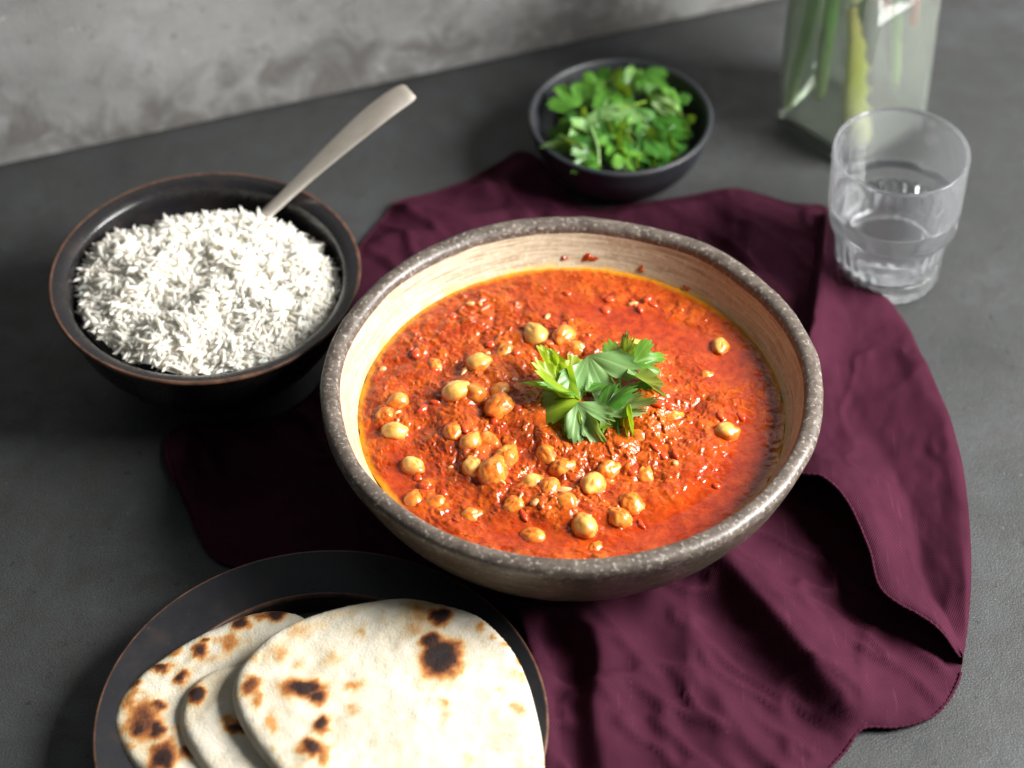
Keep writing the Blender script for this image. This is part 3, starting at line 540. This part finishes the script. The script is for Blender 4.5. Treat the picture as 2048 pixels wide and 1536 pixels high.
spec2 = [((1190, 215), .050, (1250, 310), .046, 0.2, .75, LEAF_P), ((1180, 300), .048, (1090, 268), .050, 0.8, .35, LEAF_P), ((1190, 310), .044, (1150, 330), .046, -.2, .8, LEAF_G), ((1210, 205), .048, (1240, 150), .058, 0.1, .9, LEAF_G), ((1160, 215), .048, (1110, 165), .052, 0, .8, LEAF_G),
         ((1300, 190), .050, (1360, 230), .050, 0.9, .3, LEAF_P), ((1250, 300), .046, (1270, 335), .044, 0.1, .9, LEAF_G), ((1310, 230), .050, (1340, 310), .046, 0.2, .6, LEAF_G), ((1220, 180), .050, (1190, 205), .052, 0.1, .9, LEAF_G), ((1330, 170), .050, (1370, 215), .050, -.8, .5, LEAF_G), ((1280, 150), .050, (1330, 160), .054, .1, .8, LEAF_G), ((1250, 230), .048, (1300, 270), .046, 0, .9, LEAF_G), ((1160, 240), .046, (1120, 235), .046, 0, .9, LEAF_D)]
for i, (b_, bz_, t_, tz_, ro, wd_, mt) in enumerate(spec2): leaf(pile, at(*b_, bz_ - .004), at(*t_, tz_ - .002), ro, wd_, .3, .35, mt, 300 + i)
for i in range(48):
    a = random.uniform(0, 6.28); q = math.sqrt(random.random()) * 0.037; z = 0.028 + 0.013 * random.random() + 0.006 * (1 - q / 0.037); b_ = np.array([HC[0] + q * math.cos(a), HC[1] + q * math.sin(a) - 0.003, z])
    a2 = random.uniform(0, 6.28); t_ = b_ + np.array([math.cos(a2), math.sin(a2), random.uniform(-0.15, 0.5)]) * random.uniform(0.016, 0.024)
    rr3 = math.hypot(t_[0] - HC[0], t_[1] - HC[1])
    if rr3 > 0.046: t_[:2] = np.array(HC) + (t_[:2] - np.array(HC)) * 0.046 / rr3; t_[2] = max(t_[2], 0.034)
    leaf(pile, b_, t_, random.uniform(-.8, .8), random.uniform(.6, 1.0), random.uniform(.1, .5), random.uniform(.1, .5), random.choice((LEAF_G, LEAF_G, LEAF_G, LEAF_D, LEAF_D, LEAF_D)), 400 + i)
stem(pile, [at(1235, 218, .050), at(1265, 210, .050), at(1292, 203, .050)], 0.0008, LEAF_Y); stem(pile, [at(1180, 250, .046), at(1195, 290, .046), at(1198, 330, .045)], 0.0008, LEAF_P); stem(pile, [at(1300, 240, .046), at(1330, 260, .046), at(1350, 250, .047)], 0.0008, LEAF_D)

# ------------------------------------------------------------------ rice
def mat_rice():
    k = M('cooked_rice'); n = k.noise(120, 3); c = k.ramp(n, [(0.3, (0.90, 0.87, 0.80)), (0.6, (0.94, 0.94, 0.91))]); k.to('Base Color', c); k.set(Roughness=0.5, Specular_IOR_Level=0.25)
    t = k.n.new('ShaderNodeBsdfTranslucent'); t.inputs[0].default_value = (0.97, 0.94, 0.86, 1); mx = k.n.new('ShaderNodeMixShader'); mx.inputs[0].default_value = 0.5; k.l(k.b.outputs[0], mx.inputs[1]); k.l(t.outputs[0], mx.inputs[2]); k.l(mx.outputs[0], k.out.inputs[0]); return k.m
def mat_rice_mass():
    k = M('packed_rice'); k.b.inputs['Base Color'].default_value = (0.95, 0.92, 0.86, 1); k.set(Roughness=0.7, Subsurface_Weight=0.6, Subsurface_Scale=0.004); return k.m
RICE_MASS = mat_rice_mass()
RICE = mat_rice()
rice_px = [(158, 590), (165, 525), (196, 478), (250, 462), (310, 452), (380, 440), (470, 428), (560, 448), (618, 470), (650, 505), (676, 560), (674, 605), (630, 668), (560, 712), (480, 736), (400, 742), (320, 734), (250, 710), (195, 668), (165, 630)]
rp = spline(ats(rice_px, 0.056), 5, True); rp = np.array(RC) + (rp - np.array(RC)) * np.minimum(1, 0.0722 / np.maximum(np.hypot(*(rp - np.array(RC)).T), 1e-6))[:, None]
def rice_h(p, d):
    return 0.0535 + 0.0105 * (1 - np.exp(-d / 0.018)) + 0.0085 * fbm(p, 0.030, 3, 0.5, 2.0) * np.clip(d / 0.01, 0.2, 1) + 0.0028 * fbm(p, 0.012, 2, 0.5, 6.0)
Pp, Qq, dd = sheet(rp, 0.002); hh = rice_h(Pp, dd) + 0.0006
rice = thing('rice', 'mound of white boiled rice in the black bowl', 'rice', (*RC, 0.012)); rice['kind'] = 'thing'
ring_n = len(rp); vb = np.c_[rp, np.full(ring_n, 0.0465)]; vc = np.c_[np.array(RC) + (rp - np.array(RC)) * 0.72, np.full(ring_n, 0.022)]
nb = len(Pp); vv = np.r_[np.c_[Pp, hh], vb, vc]; fc = list(map(tuple, Qq)) + [(nb + i, nb + (i + 1) % ring_n, nb + ring_n + (i + 1) % ring_n, nb + ring_n + i) for i in range(ring_n)]
rebase(mesh('rice_mass', vv, fc, RICE_MASS, rice))['kind'] = 'stuff'
def grain_mesh(bend, ln):
    ns, nc = 7, 6; vv = []
    for i in range(ns):
        t = i / (ns - 1) * 2 - 1; rr4 = 0.00098 * math.sqrt(max(0.0, 1 - abs(t) ** 2.6)) + 0.00008
        for k in range(nc):
            a = 2 * math.pi * k / nc; vv.append((ln * t, rr4 * math.cos(a), rr4 * math.sin(a) * 0.9 + bend * (1 - t * t)))
    fc = [(i * nc + k, i * nc + (k + 1) % nc, (i + 1) * nc + (k + 1) % nc, (i + 1) * nc + k) for i in range(ns - 1) for k in range(nc)] + [tuple(range(nc))[::-1], tuple((ns - 1) * nc + k for k in range(nc))]
    return np.array(vv), fc
protos = [grain_mesh(b_, l_) for b_, l_ in ((0.0003, 0.0052), (0.0009, 0.0056), (-0.0006, 0.0060), (0.0012, 0.0048))]
NG = 4000; cand = RNG.uniform(rp.min(0), rp.max(0), (NG * 2, 2)); sdc, _ = sdf(rp, cand); cand = cand[sdc > 0.0005][:NG]; sdc = sdc[sdc > 0.0005][:NG]; gz = rice_h(cand, sdc)
lift = RNG.uniform(-0.0008, 0.0012, len(cand)); lift[::17] += 0.0018; order = np.argsort(-(lift + 0.25 * (gz - 0.06)))
def rotm(yaw, pit, rol): return np.array(Matrix.Rotation(yaw, 3, 'Z') @ Matrix.Rotation(pit, 3, 'Y') @ Matrix.Rotation(rol, 3, 'X'))
bulk_v, bulk_f, cnt = [], [], 0; gme = []
for vv, fc in protos:
    me = bpy.data.meshes.new('grain'); me.from_pydata(vv.tolist(), [], fc); me.polygons.foreach_set('use_smooth', [True] * len(me.polygons)); me.materials.append(RICE); gme.append(me)
for n, i in enumerate(order):
    pk = int(RNG.integers(0, 4)); yaw, pit, rol = RNG.uniform(0, 6.28), RNG.normal(0, 0.22) + (RNG.uniform(0.3, 0.9) if n % 13 == 0 else 0), RNG.uniform(0, 6.28); pos = np.array([*cand[i], gz[i] + lift[i] + abs(math.sin(pit)) * 0.0022])
    if n < 300:
        o = bpy.data.objects.new('grain', gme[pk]); col.objects.link(o); o.parent = rice; o.location = Vector(pos) - rice.location; o.rotation_euler = Matrix(rotm(yaw, pit, rol)).to_euler()
    else:
        vv, fc = protos[pk]; bulk_v.append(vv @ rotm(yaw, pit, rol).T + pos); bulk_f += [tuple(a + cnt for a in q) for q in fc]; cnt += len(vv)
rebase(mesh('loose_grains', np.concatenate(bulk_v), bulk_f, RICE, rice))['kind'] = 'stuff'

# ------------------------------------------------------------------ spoon
def mat_silver():
    k = M('old_silver'); n = k.noise(60, 4, 0.6); s = k.noise(900, 2, 0.5, 0, k.mapping((1, 1, 0.1)))
    k.to('Base Color', k.ramp(n, [(0.3, (0.66, 0.58, 0.48)), (0.7, (0.80, 0.73, 0.64))])); k.set(Metallic=0.7); k.to('Roughness', k.ramp(n, [(0.3, 0.34), (0.7, 0.48)])); k.to('Normal', k.bump(s, 0.08, 0.0004)); return k.m
sA, sE = at(520, 440, 0.057), at(816, 176, 0.112); sd_ = (sE - sA) / np.linalg.norm(sE - sA); LS = np.linalg.norm(sE - sA)
sx = np.cross(sd_, [0, 0, 1.0]); sx /= np.linalg.norm(sx); sz = np.cross(sx, sd_)
tilt = np.array(Matrix.Rotation(math.radians(-12), 3, Vector(sd_))); sx, sz = tilt @ sx, tilt @ sz
spoon = thing('spoon', 'old silver spoon handle sticking out of the rice', 'spoon', tuple(sA))
def strip(stations, name):
    vv = []; nc = 17
    for (t, w, th, dz, cr) in stations:
        for k in range(nc * 2):
            u = (k / (nc - 1) * 2 - 1) if k < nc else (1 - (k - nc) / (nc - 1) * 2); top = k < nc; e = math.sqrt(max(0, 1 - abs(u) ** 4))
            vv.append(sA + sd_ * (t * LS) + sx * (u * w) + sz * (dz + cr * (1 - u * u) * 1.0 + (th if top else -th) * e))
    m_ = nc * 2; fc = [(i * m_ + k, i * m_ + (k + 1) % m_, (i + 1) * m_ + (k + 1) % m_, (i + 1) * m_ + k) for i in range(len(stations) - 1) for k in range(m_)] + [tuple(range(m_))[::-1], tuple((len(stations) - 1) * m_ + k for k in range(m_))]
    return rebase(mesh(name, vv, fc, SILVER, spoon))
SILVER = mat_silver()
hs = spline([(-0.10, .0042, .0018, 0, .0006), (0.05, .0048, .0017, 0, .0010), (0.25, .0060, .0015, .0006, .0014), (0.5, .0088, .0013, .0014, .0016), (0.72, .0112, .0012, .0014, .0016), (0.86, .0116, .0012, .0004, .0014), (0.95, .0112, .0012, -.0012, .0012), (0.985, .0100, .0012, -.0022, .0010), (1.0, .0078, .0010, -.0028, .0008)], 7)
strip(hs, 'handle')
bs = spline([(-0.10, .0042, .0018, 0, .0006), (-0.16, .0075, .0013, -.002, -.002), (-0.28, .016, .001, -.004, -.008), (-0.42, .019, .001, -.004, -.010), (-0.55, .014, .001, -.002, -.006), (-0.61, .004, .001, 0, -.001)], 6)
strip(bs, 'spoon_bowl')

# ------------------------------------------------------------------ flatbreads
def mat_bread():
    k = M('baked_flatbread'); n = k.noise(170, 5, 0.65, 0.3); fine = k.noise(900, 3, 0.6); ch = k.attr('char')
    x = k.math('ADD', ch, k.math('MULTIPLY', k.math('SUBTRACT', n, 0.5), k.math('ADD', 0.10, k.math('MULTIPLY', k.math('MINIMUM', ch, 0.6), 0.75))))
    c = k.ramp(x, [(0.05, (0.62, 0.575, 0.47)), (0.16, (0.60, 0.49, 0.32)), (0.30, (0.50, 0.24, 0.075)), (0.46, (0.25, 0.085, 0.028)), (0.68, (0.042, 0.018, 0.013)), (1.0, (0.020, 0.014, 0.014))])
    c = k.mix(k.ramp(k.noise(48, 4, 0.6, 0.5), [(0.42, 0.0), (0.66, 0.55)]), c, k.mix(1.0, c, (0.80, 0.70, 0.52), 'MULTIPLY')); c = k.mix(k.ramp(n, [(0.5, 0.0), (0.72, 0.4)]), c, k.mix(1.0, c, (0.84, 0.74, 0.58), 'MULTIPLY'))
    k.to('Base Color', c); k.set(Roughness=0.75, Subsurface_Weight=0.12, Subsurface_Scale=0.003, Specular_IOR_Level=0.2)
    k.to('Normal', k.bump(k.math('ADD', n, fine), 0.5, 0.0010)); return k.m
BREAD = mat_bread()
def bread(px_, z0, tiltx, tilty, th, er, spots, label, seed, freckle):
    poly = spline(ats(px_, z0 + th * 0.4), 6, True); p, q, d = sheet(poly, 0.0018); c = p.mean(0)
    prof = np.sqrt(np.clip(1 - (1 - np.clip(d / er, 0, 1)) ** 2, 0, 1)); mid = z0 + tiltx * (p[:, 0] - c[0]) + tilty * (p[:, 1] - c[1])
    bump_ = 0.0009 * fbm(p, 0.022, 3, 0.5, seed) + 0.0004 * fbm(p, 0.005, 3, 0.5, seed + 3)
    top = mid + th * 0.5 * prof * (1 + 0.10 * fbm(p, 0.05, 2, 0.5, seed)) + bump_ * prof; bot = mid - th * 0.5 * prof
    n = len(p)
    ch = np.zeros(n); nz = p + 0.0026 * np.c_[fbm(p, 0.008, 3, 0.6, seed + 1), fbm(p, 0.008, 3, 0.6, seed + 5)]
    for (x, y, rx, ry, lev) in spots:
        lev = lev if lev > 0.6 else lev * 0.72
        s = at(x, y, z0 + th * 0.5)[:2]; dx = (nz - s) * 3900; r2 = np.sqrt((dx[:, 0] / rx) ** 2 + (dx[:, 1] * 0.72 / ry) ** 2)
        ch = np.maximum(ch, lev * (0.72 * np.exp(-(r2 / 0.88) ** 3) + 0.28 * np.exp(-(r2 / 1.35) ** 2)))
    ch = np.maximum(ch, freckle * np.clip((fbm(p, 0.011, 3, 0.6, seed + 8) - 0.18) * 2.2, 0, 1) * np.clip(1.2 - d / 0.03, 0.25, 1))
    blis = np.clip(ch, 0, 0.9); top = top + prof * (0.0011 * blis + 0.0004 * blis * fbm(p, 0.004, 2, 0.5, seed))
    o = mesh('flatbread', np.r_[np.c_[p, top], np.c_[p, bot]], [tuple(a) for a in q] + [tuple(n + b for b in a[::-1]) for a in q], BREAD)
    attr(o, 'char', np.r_[ch, ch * 0.3]); return tag(o, label, 'flatbread', 'flatbreads on the black plate')
bread([(224, 1425), (236, 1392), (272, 1350), (318, 1314), (365, 1283), (425, 1252), (485, 1228), (540, 1217), (580, 1221), (612, 1234), (680, 1300), (700, 1400), (660, 1520), (560, 1600), (450, 1620), (350, 1590), (275, 1535), (240, 1490), (226, 1455)], 0.0200, 0.02, 0.0, 0.0095, 0.006,
      [(322, 1335, 20, 10, .85), (367, 1357, 16, 15, .75), (270, 1362, 12, 9, .7), (402, 1300, 14, 16, .7), (412, 1278, 8, 7, .8), (458, 1285, 18, 22, .6), (482, 1250, 15, 14, .9), (548, 1230, 26, 12, .85), (520, 1236, 16, 9, .6), (285, 1440, 40, 38, .62), (270, 1458, 18, 14, .9), (310, 1452, 18, 16, .8), (255, 1400, 14, 20, .6), (320, 1408, 14, 8, .7), (325, 1512, 26, 30, .85), (375, 1505, 18, 14, .7), (350, 1460, 20, 12, .4), (610, 1242, 10, 6, .5), (420, 1320, 22, 10, .35)],
      'leftmost flatbread, charred in many spots, lowest of the three', 1.3, 0.36)
bread([(357, 1432), (362, 1402), (384, 1362), (418, 1338), (448, 1329), (490, 1322), (570, 1300), (700, 1310), (800, 1400), (850, 1550), (800, 1680), (700, 1720), (590, 1670), (500, 1610), (420, 1545), (376, 1487), (361, 1455)], 0.0265, 0.03, 0.02, 0.0095, 0.006,
      [(391, 1388, 15, 14, .95), (480, 1450, 28, 12, .9), (400, 1358, 12, 7, .35), (455, 1440, 18, 14, .45)], 'plain flatbread wedged between the other two', 4.1, 0.12)
bread([(465, 1368), (480, 1332), (520, 1287), (560, 1259), (620, 1232), (700, 1210), (790, 1198), (860, 1204), (940, 1224), (988, 1256), (1030, 1305), (1056, 1360), (1073, 1420), (1085, 1480), (1089, 1540), (1085, 1620), (1050, 1710), (950, 1780), (820, 1800), (700, 1760), (620, 1660), (565, 1560), (512, 1490), (480, 1440), (466, 1400)], 0.0345, 0.0, 0.03, 0.0095, 0.006,
      [(882, 1320, 36, 34, 1.05), (862, 1288, 22, 18, .8), (905, 1345, 20, 20, .6), (878, 1240, 22, 14, 1.0), (835, 1225, 30, 28, .38), (830, 1262, 34, 18, .33), (606, 1378, 40, 17, 1.0), (634, 1398, 17, 15, .9), (645, 1452, 16, 14, .85), (622, 1497, 26, 15, .8), (650, 1515, 14, 24, .6), (500, 1372, 20, 16, .62), (512, 1400, 12, 24, .5), (545, 1445, 12, 22, .45), (965, 1256, 14, 11, .55), (985, 1275, 8, 8, .5), (1008, 1293, 12, 10, .5), (1035, 1318, 10, 12, .5), (1047, 1355, 9, 16, .48), (1040, 1415, 14, 12, .45), (885, 1410, 16, 12, .42), (890, 1435, 9, 24, .28), (705, 1375, 24, 10, .5), (700, 1420, 14, 12, .33), (590, 1270, 26, 14, .33), (560, 1310, 22, 26, .36), (600, 1335, 14, 12, .33), (665, 1325, 24, 14, .32), (720, 1265, 14, 18, .32), (640, 1250, 18, 10, .28), (690, 1232, 30, 7, .28), (1000, 1385, 14, 8, .35), (930, 1520, 10, 16, .3)],
      'largest flatbread, lying on top, with two black scorch marks', 7.7, 0.2)

# ------------------------------------------------------------------ drinking glass with water
def mat_glass(name, colr=(1, 1, 1), rough=0.0, ior=1.5, mist_glow=0.0, mist_glow_col=(0.8, 0.9, 0.8)):
    k = M(name); k.set(Roughness=rough, IOR=ior, Transmission_Weight=1.0, Specular_IOR_Level=0.5); k.b.inputs['Base Color'].default_value = (*colr, 1)
    if mist_glow:  # pale diffuse share: mist, plus brightness of refracted light painted in
        t = k.n.new('ShaderNodeBsdfTranslucent'); t.inputs[0].default_value = (*mist_glow_col, 1); d = k.n.new('ShaderNodeBsdfDiffuse'); d.inputs[0].default_value = (*mist_glow_col, 1)
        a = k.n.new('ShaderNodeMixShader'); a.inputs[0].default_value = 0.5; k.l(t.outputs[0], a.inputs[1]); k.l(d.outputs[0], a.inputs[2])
        b = k.n.new('ShaderNodeMixShader'); b.inputs[0].default_value = mist_glow; k.l(k.b.outputs[0], b.inputs[1]); k.l(a.outputs[0], b.inputs[2]); k.l(b.outputs[0], k.out.inputs[0])
    return k.m
go_ = spline([(0.0, 0.002), (0.022, 0.0018), (0.0262, 0.0), (0.0290, 0.0022), (0.0300, 0.012), (0.0312, 0.024), (0.0322, 0.034), (0.0330, 0.0385), (0.0366, 0.0425), (0.0376, 0.047), (0.0380, 0.060), (0.0384, 0.080), (0.0386, 0.0915), (0.0381, 0.0930), (0.0372, 0.0925), (0.0366, 0.088), (0.0362, 0.060), (0.0350, 0.0470), (0.0312, 0.0405), (0.0300, 0.034), (0.0285, 0.022), (0.0262, 0.014), (0.020, 0.011), (0.0, 0.0105)], 5)
def ribs(v):
    v = v.copy(); r = np.hypot(v[:, 0], v[:, 1]); th = np.arctan2(v[:, 1], v[:, 0]); z = v[:, 2]
    w = np.clip((0.0375 - z) / 0.003, 0, 1) * np.clip((z - 0.0) / 0.002, 0.3, 1) * np.clip((r - 0.024) / 0.003, 0, 1) * (r > 0.0262 + 0.1 * z)
    g = 1 + (0.0011 * (np.abs(np.sin(th * 14)) - 0.6) * w) / np.maximum(r, 1e-4); v[:, 0] *= g; v[:, 1] *= g; return v
v, f = lathe(go_, 224, ribs); gl = mesh('drinking_glass', v, f, mat_glass('clear_glass', (0.985, 0.995, 1.0), 0.0, 1.5, 0.06, (0.94, 0.97, 1.0))); gl.location = (*GC, 0.0); tag(gl, 'clear glass tumbler with ribbed lower half beside the napkin', 'glass')  # whitish share paints in the bright reflections and refractions of the tumbler
wt = spline([(0.0, 0.0104), (0.0199, 0.0109), (0.0263, 0.0139), (0.0287, 0.022), (0.0302, 0.034), (0.0314, 0.0405), (0.0352, 0.0470), (0.0362, 0.0565), (0.0355, 0.0562), (0.02, 0.0560), (0.0, 0.0560)], 4)
v, f = lathe(wt, 96); v = v + [*GC, 0]; tag(mesh('drinking_water', v, f, mat_glass('water', (0.98, 0.99, 1.0), 0.0, 1.33)), 'clear water half filling the ribbed tumbler', 'water', kind='thing')

# ------------------------------------------------------------------ square glass bottle with stalks in water
BC = np.array([0.2130, 1.2475]); BROT = math.radians(42)
def rsq(half, rc, n=8):
    out = []
    for cx, cy, a0 in ((1, 1, 0), (-1, 1, 90), (-1, -1, 180), (1, -1, 270)):
        for k in range(n + 1):
            a = math.radians(a0 + 90 * k / n); out.append((cx * (half - rc) + rc * math.cos(a), cy * (half - rc) + rc * math.sin(a)))
    q = np.array(out); c, s = math.cos(BROT), math.sin(BROT); return q @ np.array([[c, s], [-s, c]])
def loft(rings):
    vv = []; n = len(rings[0][0])
    for q, z in rings: vv += [(x, y, z) for x, y in q]
    fc = [(i * n + k, i * n + (k + 1) % n, (i + 1) * n + (k + 1) % n, (i + 1) * n + k) for i in range(len(rings) - 1) for k in range(n)] + [tuple(range(n))[::-1], tuple((len(rings) - 1) * n + k for k in range(n))]
    return np.array(vv), fc
prof_o = [(0.0325, 0.009, 0.0), (0.0350, 0.010, 0.003), (0.0352, 0.010, 0.010), (0.0352, 0.010, 0.16), (0.033, 0.014, 0.178), (0.026, 0.018, 0.190), (0.019, 0.0185, 0.200), (0.0175, 0.0174, 0.24), (0.0160, 0.0158, 0.241)]
prof_i = [(0.0148, 0.0146, 0.240), (0.0150, 0.0148, 0.200), (0.023, 0.016, 0.188), (0.0305, 0.012, 0.176), (0.0328, 0.0085, 0.158), (0.0328, 0.0085, 0.012), (0.030, 0.0085, 0.0085)]
v, f = loft([(rsq(a, b), z) for a, b, z in prof_o + prof_i]); bt = mesh('glass_bottle', v, f, mat_glass('misted_glow_glass', (0.96, 0.99, 0.96), 0.0, 1.5, 0.12, (0.95, 0.98, 0.93))); bt.location = (*BC, 0.0); tag(bt, 'tall square glass bottle holding green and red stalks behind the tumbler', 'bottle')  # condensation, and milky brightness of light in the bottle painted on its wall
v, f = loft([(rsq(a, b) + BC, z) for a, b, z in ((0.0301, 0.0085, 0.0084), (0.0329, 0.0085, 0.012), (0.0329, 0.0085, 0.150), (0.0320, 0.0085, 0.1502))])
tag(mesh('infused_water', v, f, mat_glass('cloudy_water', (0.90, 0.97, 0.86), 0.0, 1.33)), 'cloudy pale green water inside the square bottle', 'water', kind='thing')
def mat_stalk(name, stops):
    k = M(name); x = k.n.new('ShaderNodeSeparateXYZ'); k.l(k.co.outputs['Object'], x.inputs[0]); n = k.noise(200, 3, 0.6, 0, k.mapping((1, 1, 0.1)))
    k.to('Base Color', k.ramp(k.math('ADD', k.math('MULTIPLY', x.outputs['Z'], 6.0), k.math('MULTIPLY', k.math('SUBTRACT', n, 0.5), 0.3)), stops)); k.set(Roughness=0.45); return k.m
GST = mat_stalk('green_stalk', [(0.05, (0.42, 0.55, 0.22)), (0.3, (0.10, 0.26, 0.04)), (0.8, (0.08, 0.20, 0.04))]); YST = mat_stalk('yellow_stalk', [(0.05, (0.70, 0.68, 0.36)), (0.3, (0.50, 0.52, 0.08)), (0.6, (0.55, 0.36, 0.16)), (0.9, (0.50, 0.12, 0.08))]); RST = mat_stalk('red_stalk', [(0.3, (0.30, 0.08, 0.04)), (0.6, (0.50, 0.10, 0.07)), (0.9, (0.50, 0.14, 0.10))])
def stalk(p0, p1, r0, r1, mat, label, seed):
    n = 22; t = np.linspace(0, 1, n)[:, None]; path = np.array(p0) * (1 - t) + np.array(p1) * t; path[:, :2] += 0.0012 * np.c_[np.sin(t[:, 0] * 5 + seed), np.cos(t[:, 0] * 4 + seed)]
    rd = (r0 + (r1 - r0) * t[:, 0]) * (1 + 0.10 * np.sin(np.arange(n) * 1.9 + seed)); rd[0] *= 0.7; vv, fc = tube(path, rd, 12)
    cz = Vector(p0); vv = vv - np.array(p0); o = mesh('plant_stalk', vv, fc, mat); o.location = p0; return tag(o, label, 'stalk', 'stalks in the square bottle')
b3 = lambda dx, dy, z: (BC[0] + dx, BC[1] + dy, z)
stalk(b3(-0.037, 0.002, 0.013), b3(-0.014, 0.014, 0.155), 0.0036, 0.0060, GST, 'dark green stalk leaning along the left side of the bottle', 0)
stalk(b3(-0.020, -0.008, 0.030), b3(-0.010, 0.000, 0.150), 0.0042, 0.0060, GST, 'broad green stalk left of the yellow one in the bottle', 2)
stalk(b3(0.000, -0.028, 0.011), b3(-0.004, -0.010, 0.092), 0.0046, 0.0034, YST, 'yellow green stalk standing in the front corner of the bottle', 4)
stalk(b3(-0.002, -0.012, 0.098), b3(-0.004, -0.006, 0.160), 0.0040, 0.0046, YST, 'pinkish stalk above the yellow one in the bottle', 5)
stalk(b3(0.025, 0.002, 0.072), b3(0.018, 0.012, 0.150), 0.0040, 0.0046, RST, 'short red stalk near the right side of the bottle', 6)
stalk(b3(0.014, 0.016, 0.020), b3(0.010, 0.018, 0.150), 0.0036, 0.0046, GST, 'faint green stalk at the back of the bottle', 8)
stalk(b3(0.006, -0.010, 0.088), b3(0.010, 0.000, 0.150), 0.0022, 0.0030, RST, 'thin brown stalk end in the middle of the bottle', 9)
